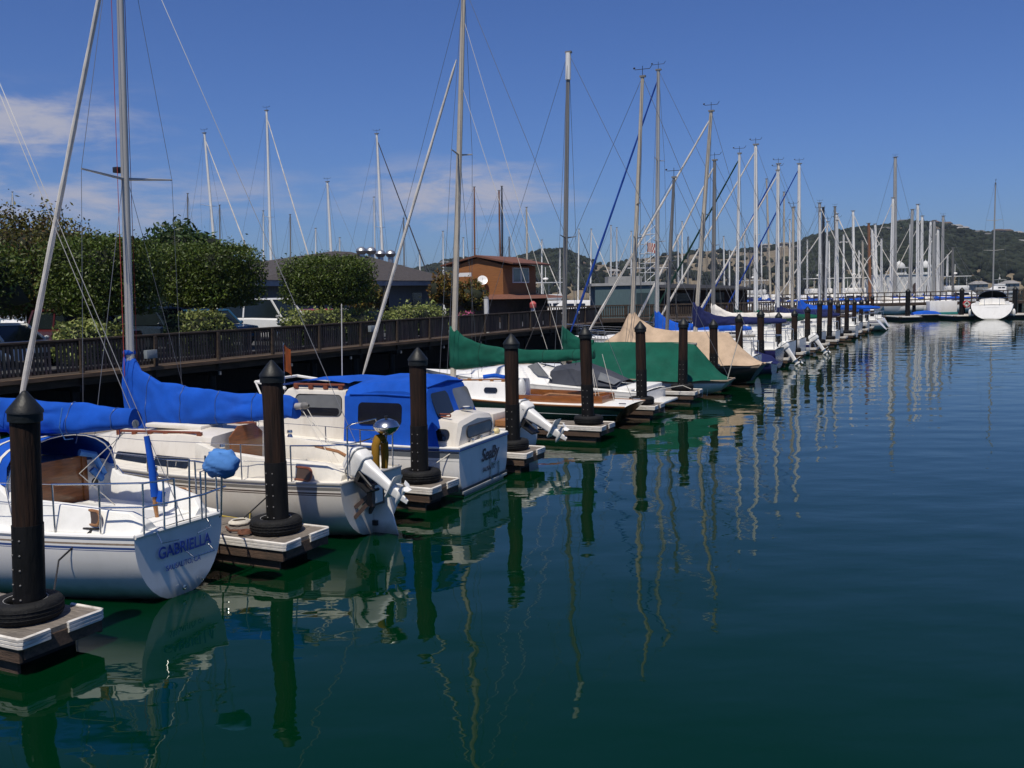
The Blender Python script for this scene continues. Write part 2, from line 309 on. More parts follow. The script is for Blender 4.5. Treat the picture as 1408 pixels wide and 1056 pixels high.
# ---- hills across the bay
RIDGE = [(-300, 408), (0, 404), (300, 398), (500, 382), (590, 366), (612, 358), (640, 354), (668, 355), (695, 356), (720, 351), (745, 343), (770, 341), (790, 348), (806, 356), (822, 361), (850, 360), (880, 353), (920, 347), (950, 345), (985, 341), (1010, 342), (1040, 339), (1065, 336), (1085, 333), (1105, 327), (1130, 320), (1150, 317), (1175, 313), (1200, 311), (1225, 307), (1245, 302), (1262, 304), (1290, 306), (1310, 309), (1330, 315), (1350, 319), (1370, 318), (1385, 317), (1410, 322), (1460, 330), (1560, 345), (1700, 362), (1900, 376)]
def ridge_y(px):
    for (a, ya), (b, yb) in zip(RIDGE, RIDGE[1:]):
        if a <= px <= b: return ya+(yb-ya)*(px-a)/(b-a)
    return RIDGE[-1][1]
YS, YR = 720.0, 1180.0
def terrain(px, t):          # t 0 at the shore, 1 on the ridge
    Y = YS+(YR-YS)*t; H = at(px, ridge_y(px)+3.0, YR).z
    p = at(px, 390, Y)
    s = 0.10*min(1, t*12)+0.90*(t**0.85)*(1.0 if t < 1 else 1) if t <= 1 else 1.0-0.8*(t-1)
    n = mnoise.fractal(Vector((p.x*0.006, Y*0.006, 3.1)), 1.0, 2.0, 5)
    z = H*s*(1+0.10*n*(1-min(t, 1)**3)) if t > 0 else -1.0
    return Vector((p.x, Y, z))
tm = MB(); cols = list(range(-300, 1901, 8)); rows = [0, 0.012]+[i/26 for i in range(1, 27)]+[1.25, 1.6]
tm.add([terrain(px, t) for t in rows for px in cols], [(i*len(cols)+j, i*len(cols)+j+1, (i+1)*len(cols)+j+1, (i+1)*len(cols)+j) for i in range(len(rows)-1) for j in range(len(cols)-1)])
M_hill = mat('dry_grass_hill', (0.17, 0.135, 0.085), 0.95, var=0.3, vscale=0.03, dirt=((0.05, 0.052, 0.036), 0.02, (1, 1, 1), 0.95), detail=9)
tag(tm.build('hills', M_hill), kind='structure')
# woods on the hills: clumpy crowns, nobody could count them
ico = bmesh.new(); bmesh.ops.create_icosphere(ico, subdivisions=2, radius=1.0)
IV = np.array([v.co[:] for v in ico.verts]); IF = np.array([[v.index for v in f.verts] for f in ico.faces]); ico.free()
def blob_mesh(name, centres, radii, m, kind='stuff', squash=0.85, rag=0.35):
    nb = len(centres); V = IV[None]*(1+rag*RNG.normal(0, 1, (nb, len(IV), 1)).clip(-1.6, 1.6)*0.55)
    V = V*np.array(radii)[:, None, None]*np.array([1, 1, squash]) + np.array(centres)[:, None, :]
    Fc = IF[None]+np.arange(nb)[:, None, None]*len(IV); V = V.reshape(-1, 3); Fc = Fc.reshape(-1, 3)
    me = bpy.data.meshes.new(name); me.vertices.add(len(V)); me.vertices.foreach_set('co', V.astype(np.float32).ravel())
    me.loops.add(Fc.size); me.loops.foreach_set('vertex_index', Fc.astype(np.int32).ravel())
    me.polygons.add(len(Fc)); me.polygons.foreach_set('loop_start', np.arange(0, Fc.size, 3, dtype=np.int32))
    me.materials.append(m); me.update(calc_edges=True); o = bpy.data.objects.new(name, me); COL.objects.link(o)
    if kind: o['kind'] = kind
    return o
cs = []; rs = []
for k in range(15000):
    px = random.uniform(540, 1900) if k % 5 else random.uniform(1090, 1420); t = random.random()**0.9
    dry = 0.0
    if 815 < px < 1105: dry = 0.92 if 0.2 < t else 0.5
    if 1265 < px < 1345 and 0.66 < t < 0.93: dry = 0.75
    if 1205 < px < 1260 and 0.7 < t < 0.85: dry = 0.6
    if px > 1105 and 0.12 > t: dry = 0.4
    n = mnoise.noise(Vector((px*0.03, t*6, 0)))
    if random.random() < dry or (n < -0.25 and random.random() < 0.5): continue
    q = terrain(px, t); r = random.uniform(2.0, 4.6)*(0.8 if t > 0.93 else 1.0); cs.append((q.x, q.y+random.uniform(-4, 4), q.z+r*0.35)); rs.append(r)
M_wood = mat('hill_woods', (0.021, 0.0255, 0.0165), 0.95, var=0.5, vscale=0.02, island=0.5, spec=0.1)
blob_mesh('hill_woods', cs, rs, M_wood)
# houses on the hillside
def hill_house(px, t, w, d, h, wallm, roofm, label):
    q = terrain(px, t); b = thing('hillside_house', label, 'house', (q.x, q.y, q.z), random.uniform(-0.5, 0.5), 'houses on the far hillside')
    MB().box(-w/2, w/2, -d/2, d/2, -3, h).build('wall', wallm, b, smooth=False)
    r = MB(); e = 0.8; r.loft([[(-w/2-e, -d/2-e, h), (w/2+e, -d/2-e, h), (w/2+e, d/2+e, h), (-w/2-e, d/2+e, h)], [(-w/2+2, -0.6, h+1.9), (w/2-2, -0.6, h+1.9), (w/2-2, 0.6, h+1.9), (-w/2+2, 0.6, h+1.9)]])
    r.build('roof', roofm, b, smooth=False)
    for i in range(3):
        x = -w/2+w*(i+0.5)/3; MB().box(x-w*0.1, x+w*0.1, -d/2-0.06, -d/2+0.1, h*0.45, h*0.8).build('window', M_glass, b, smooth=False)
M_hw = [mat('pale_house_wall', (0.34, 0.32, 0.28), 0.8), mat('tan_house_wall', (0.30, 0.24, 0.17), 0.8), mat('grey_house_wall', (0.2, 0.2, 0.2), 0.8)]
M_hr = [mat('grey_house_roof', (0.12, 0.115, 0.11), 0.9), mat('brown_house_roof', (0.11, 0.075, 0.055), 0.9), mat('pale_house_roof', (0.25, 0.24, 0.23), 0.8)]
HH = sorted([(612, .8), (700, .85), (730, .55), (800, .6), (845, .4), (1055, .97), (1078, .93), (1100, .6), (1118, .45), (1140, .75), (1160, .5), (1200, .6), (1216, .8), (1240, .92), (1283, .95), (1300, .97), (1313, .95), (1322, .9), (1345, .93), (1358, .8), (1372, .97), (1383, .98), (1396, .96), (1402, .6)])
for i, (px, t) in enumerate(HH):
    c = ['pale', 'tan', 'grey'][i % 3]; rf = ['grey', 'brown', 'pale'][(i//2) % 3]
    hill_house(px, t, random.uniform(8, 14), 7, random.uniform(2.8, 4.4), M_hw[i % 3], M_hr[(i//2) % 3], f'{c} house with {rf} roof on the far hill, {ORD[i+1]} hill house from left')
# ================================================================== DOCK ROW: fingers, pilings, tyres
PU = [0.15, 4.19, 8.07, 11.87, 16.21, 20.45, 24.65]+[24.65+4.06*k for k in range(1, 15)]
LEAN = [(0.062, 0.0), (-0.004, 0.01), (0.015, 0), (0.0, 0.01), (-0.02, 0), (-0.012, 0), (0.02, 0)]
BESIDE = ['nearest the viewer, before the boat GABRIELLA', 'before the cream sailboat with tilted outboard', 'before the cruiser with blue enclosure', 'at the stern of the blue-enclosed cruiser', 'before the green hulled sailboat coaming', 'between green hulled stern and green tarpaulin', 'before the aft half of the green tarpaulin', 'before the middle of the beige tarpaulin', 'at the aft slope of the beige tarpaulin']
def where(i): return BESIDE[i] if i < len(BESIDE) else f'{ORD[i+1]} along the row from the nearest'
def make_finger(i):
    u = PU[i]; L = 10.5
    f = thing('finger_dock', f'floating finger dock with white bumper, {where(i)}', 'dock', P(0, u, 0), -A, 'finger docks of the marina row')
    y0, y1, x1, z = -0.52, 0.5, 0.5, 0.40 + random.uniform(-0.02, 0.02)
    d = MB(); n = 34
    for k in range(n):
        xa = -L+(L+x1)*k/n; d.box(xa, xa+(L+x1)/n-0.012, y0+0.03, y1-0.03, z-0.05, z+random.uniform(-0.003, 0.003))
    d.build('deck_planks', M_plank, f, smooth=False)
    s = MB(); s.box(-L, x1-0.03, y0, y0+0.045, z-0.25, z-0.052); s.box(-L, x1-0.03, y1-0.045, y1, z-0.25, z-0.052); s.box(x1-0.045, x1-0.002, y0+0.045, y1-0.045, z-0.22, z-0.054)
    s.box(-L, x1-0.15, y0+0.06, y0+0.10, z-0.50, z-0.27)
    s.build('fascia', M_fascia, f, smooth=False, bevel=0.006)
    b = MB()     # ribbed white bumper round the corners
    for r_ in range(3):
        zz = z-0.005-r_*0.038; e = 0.05-0.013*r_
        for pts in ([(-L*0.75, y0, zz), (x1-.01, y0, zz), (x1-.01+e*.4, y0+e*.3, zz), (x1, y0+0.34, zz)], [(x1, y0+0.56, zz), (x1, y1-0.05, zz), (x1-0.03, y1, zz), (x1-0.5, y1, zz)]):
            b.tube(pts, 0.026, 6)
    b.build('bumper_strip', M_bumper, f)
    q = MB(); q.box(-L, -5, y0+0.12, y1-0.1, -0.25, z-0.1); q.box(-3.6, x1-0.35, y0+0.12, y1-0.1, -0.25, z-0.1); q.build('float', M_float, f, smooth=False)
    c = MB(); c.tube([(-1.6, y0+0.12, z), (-1.6, y0+0.12, z+0.06)], 0.02); c.tube([(-1.72, y0+0.12, z+0.07), (-1.48, y0+0.12, z+0.07)], 0.016)
    c.build('cleat', M_alud, f)
    return z
def make_piling(i, z):
    u = PU[i]; lx, ly = LEAN[i] if i < len(LEAN) else (random.uniform(-.01, .03), random.uniform(-.02, .02))
    h = 2.38 - 0.0 + (random.uniform(-0.28, 0.16) if i > 6 else [0.0, 0.03, -0.02, 0.05, 0.05, 0.02, -0.02][i])
    p = thing('dock_piling', f'dark cone-capped piling, {where(i)}', 'piling', P(-0.05, u+0.02, 0), -A, 'cone capped pilings of the marina row')
    H = h+0.5-0.24; r = 0.153; zs = z+1.0+random.uniform(-.1, .1)
    def ring(zz, rr): return [(lx*(zz-0.5)+rr*math.cos(a)*(1+.02*math.sin(3*a+zz)), ly*(zz-0.5)+rr*math.sin(a), zz) for a in [k*2*math.pi/22 for k in range(22)]]
    MB().loft([ring(zz, r*(0.97+0.02*math.sin(zz*5+i))) for zz in np.linspace(zs-0.01, H, 9)]).build('shaft', M_pile, p)
    MB().loft([ring(zz, r*1.04) for zz in np.linspace(-1.2, zs, 9)]).build('sleeve', M_pilelow, p)
    b = MB()
    for k in range(6):
        zz = zs-0.15-k*0.16
        for a in (-1.9, -1.2): b.ell((lx*(zz-.5)+r*1.045*math.cos(a), ly*(zz-.5)+r*1.045*math.sin(a), zz), (.012, .012, .012), 6, 4)
    b.build('bolts', M_alud, p)
    cx, cy = lx*(H-0.5), ly*(H-0.5)
    MB().lathe([(r*1.0, -0.06), (r*1.13, -0.055), (r*1.13, 0.03), (r*1.2, 0.035), (r*1.17, 0.06), (r*.66, .16), (r*.16, 0.255), (.0, 0.265)], (cx, cy, H-0.06), 24, axis=(lx, ly, 1)).build('cone_cap', M_cap, p)
def make_tyre(i, z):
    t = thing('tyre_ring', f'black tyre round the piling, {where(i)}', 'tyre', P(-0.05+random.uniform(-.03, .03), PU[i]+random.uniform(-.02, .02), z), -A, 'tyres round the piling feet')
    MB().torus((0, 0, 0.115), 0.275, 0.095, 32, 14, sq=1.15).build('tread', M_rubber, t)
    g_ = MB()
    for q in range(3): g_.torus((0, 0, 0.075+q*0.04), 0.371, 0.005, 36, 6)
    g_.build('tread_rib', M_rubber, t)
    if i in (0, 1): MB().torus((0, 0, 0.205), 0.225, 0.012, 32, 8).build('bead', M_tyrerim, t)
for i in range(len(PU)):
    zf = make_finger(i); make_piling(i, zf); make_tyre(i, zf)
# main float at the heads of the slips, hidden behind the bows
md = thing('main_dock', 'long floating dock under the boardwalk at the boats\' bows', 'dock', P(-11.6, 40, 0), -A)
d = MB()
for k in range(150): d.box(-1.1, 1.1, -48+k*0.66, -48+k*0.66+0.645, 0.36, 0.42)
d.build('deck_planks', M_plank, md, smooth=False)
MB().box(-1.0, 1.0, -48, 51, -0.3, 0.355).build('float', M_float, md, smooth=False)
# ---- boardwalk, its railing and the dark bulkhead below
bw = thing('boardwalk', 'dark raised timber boardwalk on posts behind the boats', 'boardwalk', P(-17.3, 14, 0), -A)
d = MB()
for k in range(0, 330): d.box(-1.2, 1.28, -54+k*0.3, -54+k*0.3+0.285, 1.48, 1.53)
d.build('deck_planks', M_fenced, bw, smooth=False)
e = MB(); e.box(1.30, 1.52, -54, 44.5, 1.44, 1.56); e.build('edge_board', M_edge, bw, smooth=False)
e = MB(); e.box(1.14, 1.28, -54, 44.5, 1.18, 1.475); e.box(0.2, 0.35, -54, 44.5, 1.18, 1.475); e.build('stringer', M_fenced, bw, smooth=False)
for k in range(34):
    y = -53+k*2.95; p_ = MB(); p_.tube([(1.05, y, -1.2), (1.05, y, 1.17)], 0.14, 10); p_.box(-1.1, 1.42, y-0.1, y+0.1, 1.0, 1.175); p_.build('support_post', M_pilelow, bw)
l_ = MB()
for k in range(24):
    y = -50+k*4.0; l_.lathe([(0.0, 0.0), (0.05, 0.0), (0.06, -0.12), (0.0, -0.13)], (1.45, y, 1.15), 10)
l_.build('underdeck_lamp', M_alud, bw)
bk = thing('bulkhead', 'dark timber bulkhead wall below the boardwalk', 'wall', P(-18.45, 14, 0), -A)
b = MB()
for k in range(250): b.box(-0.08+0.02*(k % 2), 0.05, -54+k*0.48, -54+k*0.48+0.47, -1, 1.42)
b.build('sheet_planks', M_pilelow, bk, smooth=False)
fc = thing('boardwalk_railing', 'long dark timber picket railing along the boardwalk', 'fence', P(-16, 14, 1.53), -A)
pk = MB(); y = -54.0
while y < 44.2:
    if (y+54) % 2.95 > 0.12: pk.box(-0.02, 0.015, y, y+0.075, 0.10+random.uniform(-.01, .01), 0.98)
    y += 0.135
pk.build('pickets', M_fence, fc, smooth=False)
r_ = MB(); r_.box(-0.07, 0.09, -54, 44.4, 1.04, 1.10); r_.build('handrail', M_fenced, fc, smooth=False, bevel=0.008)
r_ = MB(); r_.box(-0.075, -0.022, -54, 44.4, 0.90, 1.035); r_.box(-0.075, -0.022, -54, 44.4, 0.09, 0.19); r_.build('cross_rail', M_fenced, fc, smooth=False)
for k in range(34): MB().box(0.02, 0.12, -53+k*2.95, -52.88+k*2.95, -0.30, 1.035).build('post', M_fenced, fc, smooth=False, bevel=0.008)
s_ = MB()
for y in (5.8, 6.6, 17.6, 22.4): pass
# small grey meter boxes on the railing
for lab, px, py in [('small grey electrical box on the railing left of the blue sail cover mast', 205, 487), ('small grey electrical box on the railing left of the white furled jib', 510, 452)]:
    r = ray(px, py); t = (-15.85-(Vector((0, 0, HC))-O).dot(W))/r.dot(W); q = torow(Vector((0, 0, HC))+r*t)
    mb = thing('meter_box', lab, 'electrical box', P(-15.86, q[1], q[2]), -A)
    MB().box(0, 0.16, -0.22, 0.22, -0.14, 0.14).build('box', mat('grey_box_paint', (0.20, 0.23, 0.25), 0.5), mb, bevel=0.01)
    MB().box(0.161, 0.168, -0.19, 0.19, -0.11, 0.11).build('door', mat('grey_box_door', (0.23, 0.26, 0.28), 0.5), mb, bevel=0.002)

# ================================================================== BOATS
def hull(root, L, hb, zs, name='hull', hs=0.75, zmid=None, zbow=None, xs=0.0, mats=(None,), stripes=(), p=2.2, draft=0.35, zst=-0.02, srake=0.0, brake=0.9, fine=1.0, boot=None, fwd=2.2, maxpos=0.42, chine=False):
    """round hull lofted stern (x=xs) to bow (x=xs-L). stripes: (drop0, drop1, material index)."""
    zmid = zs if zmid is None else zmid; zbow = zs+0.25 if zbow is None else zbow; T = 26
    drops = sorted({0.0}|{a for s in stripes for a in s[:2]}); last = max(drops); rings = []; edge = []
    for i in range(T+1):
        t = i/T; tt = t
        if t <= maxpos: b = hs+(hb-hs)*math.sin(t/maxpos*math.pi/2)
        else: b = hb*max(0.012, (1-((t-maxpos)/(1-maxpos))**fwd))
        z0 = zs*(1-t)**2+zmid*2*t*(1-t)+zbow*t*t
        zb = (zst+(-draft-zst)*min(1, t*3.2)) if t < 0.7 else -draft+(z0*0.25+draft)*((t-0.7)/0.3)**2*0.6
        x0 = xs-L*t; row = []
        zz = [z0-d_ for d_ in drops]+[z0-last-(z0-last-zb)*k for k in (0.12, 0.28, 0.44, 0.6, 0.74, 0.86, 0.94, 1.0)]
        for q in zz:
            v = (z0-q)/(z0-zb); y = b*(1-v**(p+t*0*fine))**(1/p) if v < 1 else 0.0
            if t > maxpos: y *= 1-0.35*((t-maxpos)/(1-maxpos))*v     # flare forward
            row.append((x0+srake*v*(1-t)**7+brake*v*t**5, y, q))
        ring = row+[(a, -y, c) for a, y, c in reversed(row[:-1])]; rings.append(ring); edge.append((x0, b, z0))
    n = len(rings[0]); nd = len(drops); mm = []
    for j in range(n):
        k = j if j < n//2 else n-2-j; mi = 0
        if k < nd-1 or (k == nd-1 and False):
            mid = (drops[k]+drops[k+1])/2
            for s in stripes:
                if s[0]-1e-6 <= mid <= s[1]+1e-6: mi = s[2]
        mm.append(mi)
    m = MB(); m.loft([r for r in rings], mm[:-1]+[0], caps=False, closed=False)
    m.f.append(tuple(range(n))); m.m.append(0)
    if boot is not None:
        for fi, f in enumerate(m.f[:-1]):
            if max(m.v[i][2] for i in f) < boot[0]: m.m[fi] = boot[1]
    o = m.build(name, list(mats), root, angle=40)
    return o, edge
def edge_at(edge, x):
    for (x0, b0, z0), (x1, b1, z1) in zip(edge, edge[1:]):
        if x1 <= x <= x0: k = (x-x0)/(x1-x0); return b0+(b1-b0)*k, z0+(z1-z0)*k
    return edge[0][1:] if x > edge[0][0] else edge[-1][1:]
def deck(root, edge, m, camber=0.05, lip=0.03, name='deck'):
    d = MB(); rings = []
    for x, b, z in edge: rings.append([(x, b*f, z+0.006+lip*(1-abs(f)**30)*0+camber*(1-f*f)*min(1, b)) for f in (-0.985, -0.8, -0.5, 0, 0.5, 0.8, 0.985)])
    d.loft(rings, closed=False); return d.build(name, m, root)
def toerail(root, edge, m, r=0.02, name='toe_rail', out_=0.0, h=0.02, close=True):
    d = MB()
    for sgn in (1, -1): d.tube([(x, sgn*(b+out_), z+h) for x, b, z in edge], r, 6)
    if close: d.tube([(edge[0][0], -edge[0][1]-out_, edge[0][2]+h), (edge[0][0], edge[0][1]+out_, edge[0][2]+h)], r, 6)
    return d.build(name, m, root)
def trunk(root, secs, m, name='cabin', rnd=0.07, camber=0.06):
    """cabin trunk: secs = (x, half width at foot, half width at top, z foot, z top)"""
    rings = []
    for x, wb, wt, z0, z1 in secs:
        r = min(rnd, wt*0.5, max((z1-z0)*0.4, 0.004))
        rings.append([(x, -wb, z0), (x, -wt, z1-r), (x, -wt+r*.3, z1-r*.3), (x, -wt+r, z1), (x, 0, z1+camber*min(1, wt)), (x, wt-r, z1), (x, wt-r*.3, z1-r*.3), (x, wt, z1-r), (x, wb, z0)])
    return MB().loft(rings).build(name, m, root, angle=30)
def rrect(cx, cz, w, h, r, n=5):
    pts = []
    for (sx, sz, a0) in ((1, 1, 0), (-1, 1, 90), (-1, -1, 180), (1, -1, 270)):
        for k in range(n+1):
            a = R(a0+90*k/n); pts.append((cx+sx*(w/2-r)+r*math.cos(a), cz+sz*(h/2-r)+r*math.sin(a)))
    return pts
def side_plate(parent, name, m, secs, cx, cz, w, h, r, side=-1, th=0.008, skew=0.0):
    """plate lying on the trunk side (side -1 faces the camera)"""
    def yat(x, z):
        for a, b in zip(secs, secs[1:]):
            if b[0] <= x <= a[0]:
                k = (x-a[0])/(b[0]-a[0]); wb, wt, z0, z1 = [a[i]+(b[i]-a[i])*k for i in (1, 2, 3, 4)]; return wb+(wt-wb)*(z-z0)/(z1-z0)
        return secs[0][1]
    pts = [(x+skew*(z-cz), side*(yat(x, z)+0.001), z) for x, z in rrect(cx, cz, w, h, r)]
    return MB().plate(pts, (0, side, 0), th).build(name, m, parent, smooth=False)
def ring_plate(parent, name, m, c, a1, a2, w, h, r, t, n=6):
    """oval ring frame in the plane (a1, a2) round c"""
    c = Vector(c); a1 = Vector(a1); a2 = Vector(a2)
    pts = [c+a1*x+a2*z for x, z in rrect(0, 0, w, h, r, n)]; pts.append(pts[0])
    return MB().tube(pts, t, 6).build(name, m, parent)
def furled(root, a, b, r, m, name='furled_jib'):
    a = Vector(a); b = Vector(b); n = 26; pts = [a.lerp(b, i/n) for i in range(n+1)]
    rs = [r*(0.35+0.65*min(1, i/2.5))*(1.0-0.45*(i/n))*(1+0.10*math.sin(i*2.1)) for i in range(n+1)]
    if True: rs[-1] = r*.25
    return MB().tube(pts, rs, 8).build(name, m, root)
def wires(root, segs, r=0.005, m=None, name='rigging'):
    d = MB()
    for s in segs: d.tube(s, r, 4)
    return d.build(name, m or M_wire, root)
def fold(a, b, c):      # sharp crease pattern
    return abs(mnoise.noise(Vector((a, b*.7, c*1.5))))*1.6-.35
def sail_cover(root, xm, ym, prof, m, name='sail_cover', wid=0.17, ties=(), seed=0):
    """canvas over the furled sail. prof: (distance from mast toward stern, z bottom, z top), first entries hug the mast"""
    rings = []; n = 36; zt0 = prof[0][2]
    X = []; 
    for (d0, b0, t0), (d1, b1, t1) in zip(prof, prof[1:]):
        k = max(1, int((d1-d0)/0.07))
        for i in range(k): f = i/k; X.append((d0+(d1-d0)*f, b0+(b1-b0)*f, t0+(t1-t0)*f))
    X.append(prof[-1])
    for d, zb, zt in X:
        ring = []; h = zt-zb; w = wid*min(1.0, 0.72+d*0.7)
        if d > prof[-1][0]-0.25: w *= 0.75
        for k in range(n):
            a = 2*math.pi*k/n; s = math.sin(a); c = math.cos(a); up = (s+1)/2
            wz = w*(1-0.62*up**0.8)*(1.0 if h < 0.75 else 1.0) if True else w
            wz = max(wz, 0.045 if d > .2 else .105)
            y = math.copysign(abs(c)**0.8, c)*wz; z = zb+h*up
            q = Vector((d*1.6+seed, y*2.0, z*2.2)); nn = mnoise.noise(q*1.4)*0.06+fold(math.atan2(d+.3, zt0-z+.35)*5.5+seed+d*.5, math.hypot(d, zt0-z)*1.1, y*.6)*0.062+fold((z-zb)*4.5-d*1.4+seed*2, d*1.1, y*.5+3)*0.04
            sc = min(1, h/0.4)
            ring.append((xm+d+nn*0.3*sc, ym+y+math.copysign(nn, c)*(abs(c)**0.5)*sc, z+nn*0.45*sc*(1 if up > .1 else .4)))
        rings.append(ring)
    o = MB().loft(rings).build(name, m, root, angle=80)
    for d_ in ties:
        k = min(range(len(X)), key=lambda i: abs(X[i][0]-d_)); c = sum((Vector(q) for q in rings[k]), Vector())/n
        pts = [c+(Vector(q)-c)*1.025+Vector((.012*math.sin(j*.7), 0, 0)) for j, q in enumerate(rings[k])]; pts.append(pts[0]); lo = min(pts, key=lambda q: q.z)
        t = MB(); t.tube(pts, .0075, 5); t.tube([lo, lo+Vector((.03, -.02, -.05)), lo+Vector((.01, -.03, -.13))], .006, 4); t.build('cover_tie', M_stripeblue if m is M_blue else M_dkgreenc, o)
    return o
def mast(root, base, top, r, m, spread=None, vane=True, n=10, wire=True, edge=None, chain=0.8, taper=0.72, label=None, wr=0.005, stern=None, bow=None, steaming=True):
    a = Vector(base); b = Vector(top); ms = MB(); L = b-a
    ms.tube([a, a+L*0.55, b], [r, r*0.95, r*taper], n, flat=0.72); o = ms.build('mast', m, root, angle=60)
    hd = MB(); hd.box(b.x-r*1.1, b.x+r*1.3, b.y-r*.7, b.y+r*.7, b.z-0.02, b.z+0.05)
    hd.build('masthead', M_alud, o, smooth=False)
    if vane:
        v = MB(); v.tube([b+Vector((0, 0, 0.05)), b+Vector((0, 0, 0.42))], 0.012, 4); v.tube([b+Vector((-.32, 0, .30)), b+Vector((.28, 0.05, .30))], 0.012, 4)
        v.ell(b+Vector((-.34, 0, .36)), (.05, .05, .04), 6, 4); v.tube([b+Vector((.28, 0.05, .30)), b+Vector((.36, 0.1, .44))], 0.012, 4); v.build('wind_vane', M_black, o)
    segs = []
    if spread:
        s = MB()
        for f, half in spread:
            c = a+L*f
            for sg in (-1, 1): s.tube([c+Vector((0, sg*r*.6, 0)), c+Vector((0.10, sg*half, 0.07))], [0.028, 0.016], 6)
        s.build('spreader', m, o)
        if wire:
            f, half = spread[-1]; c = a+L*f
            for sg in (-1, 1):
                segs.append([b+Vector((0, sg*.05, -.05)), c+Vector((0.10, sg*half, 0.07)), Vector((a.x+.1, sg*chain, a.z))])
                segs.append([a+L*spread[0][0]+Vector((0, sg*.05, 0)), Vector((a.x+.35, sg*chain, a.z))])
    if bow is not None: segs.append([b, Vector(bow)])
    if stern is not None: segs.append([b, Vector(stern)])
    if segs and wire: wires(root, segs, wr)
    return o
def stanchions(root, pts, h=0.6, wires_z=(0.6, 0.32), m=None, name='lifelines', r=0.011):
    d = MB()
    for p in pts: d.tube([p, (p[0], p[1], p[2]+h)], r, 6)
    for a, b in zip(pts, pts[1:]):
        for z in wires_z: d.tube([(a[0], a[1], a[2]+z), (b[0], b[1], b[2]+z)], 0.005, 4)
    return d.build(name, m or M_steel, root)
def rail_tube(root, paths, r=0.0125, m=None, name='pushpit'):
    d = MB()
    for p in paths: d.tube(p, r, 7)
    return d.build(name, m or M_steel, root)
def outboard(root, c, tilt, s=1.0, m=None, yaw=0.0, brand=None, wide=1.0):
    """outboard motor hinged at c; tilt (radians) swings the leg up toward +x"""
    m = m or M_engine
    Mx = Matrix.Translation(Vector(c)) @ Matrix.Rotation(yaw, 4, 'Z') @ Matrix.Rotation(-tilt, 4, 'Y') @ Matrix.Scale(s, 4)
    def T(mb):
        mb.v = [tuple(Mx @ Vector(v)) for v in mb.v]; return mb
    def rr(zc, x0, x1, hw, r=0.05): return [(x, y, zc) for x, y in rrect((x0+x1)/2, 0, x1-x0, 2*hw*wide, min(r, hw*wide*0.9))]
    leg = MB(); leg.loft([rr(0.02, 0.03, 0.26, .09), rr(-0.12, 0.05, 0.25, .085), rr(-0.3, 0.06, 0.24, .06), rr(-0.55, .07, .23, .05), rr(-0.62, .06, .25, .05), rr(-0.75, .08, .22, .03)])
    leg.loft([rr(-0.575, 0.0, 0.40, .10), rr(-0.59, 0.0, 0.42, .10)])
    leg.loft([rr(-0.75, .10, .22, .025), rr(-0.92, .13, .20, .008)])
    leg.lathe([(0.0, -0.19), (0.035, -0.12), (0.05, 0.0), (0.045, .14), (0.03, 0.16)], (0.17, 0, -0.755), 12, axis=(1, 0, 0))
    o = T(leg).build('outboard_motor', m, root, angle=35)
    cw = MB(); cw.loft([rr(0.03, -0.10, 0.30, .13, .08), rr(0.10, -0.14, 0.33, .15, .09), rr(0.24, -0.13, 0.32, .15, .09), rr(0.33, -0.09, 0.27, .125, .08), rr(0.36, -0.03, 0.2, .09, .06)])
    T(cw).build('cowling', m, o, angle=30)
    st = MB(); st.loft([rr(0.20, -0.145, 0.335, .154, .09), rr(0.225, -0.145, 0.335, .154, .09)]); T(st).build('stripe', M_stripegrey, o)
    pr = MB()
    for k in range(3):
        a = k*2.09+.4; e1 = Vector((0, math.cos(a), math.sin(a))); e2 = Vector((0.4, -math.sin(a), math.cos(a))).normalized(); q = Vector((0.34, 0, -0.755))
        pr.plate([q+e1*.02-e2*.03, q+e1*.08-e2*.075, q+e1*.125-e2*.03, q+e1*.12+e2*.05, q+e1*.03+e2*.03], e1.cross(e2), 0.008)
    T(pr).build('propeller', m, o)
    br = MB(); br.box(-0.10, 0.03, -0.12, 0.12, -0.05, 0.02); br.box(-0.12, -0.09, -0.14, 0.14, -0.30, -0.02); br.tube([(0.0, .1, -.3), (0.05, .1, .05)], .02); br.tube([(0.0, -.1, -.3), (0.05, -.1, .05)], .02); br.tube([(-.05, -.05, .0), (-.5, -.1, .12)], .022, 6)
    T(br).build('bracket', M_black, o)
    return o, Mx
# ---------------------------------------------------------------- GABRIELLA
g = thing('sailboat', 'white sailboat nearest the viewer with GABRIELLA lettered in blue on its stern', 'sailboat', P(0, 2.36, 0), -A)
_, ed = hull(g, 8.3, 1.32, 0.91, hs=0.74, zmid=0.86, zbow=1.15, xs=-0.06, mats=(M_white, M_wornteak, M_stripeblue, M_bottom), stripes=((0.075, 0.10, 1), (0.125, 0.155, 2), (0.165, 0.175, 2)), p=2.15, draft=0.45, zst=-0.03, srake=-0.02, boot=(0.045, 3))
deck(g, ed, M_deckw)
dl = MB()     # moulded deck edge
for sgn in (1, -1): dl.tube([(x, sgn*(b-0.012), z+0.002) for x, b, z in ed], 0.03, 8)
dl.tube([(ed[0][0], -ed[0][1]+.01, ed[0][2]), (ed[0][0], ed[0][1]-.01, ed[0][2])], 0.03, 8)
dl.build('deck_rim', M_white, g)
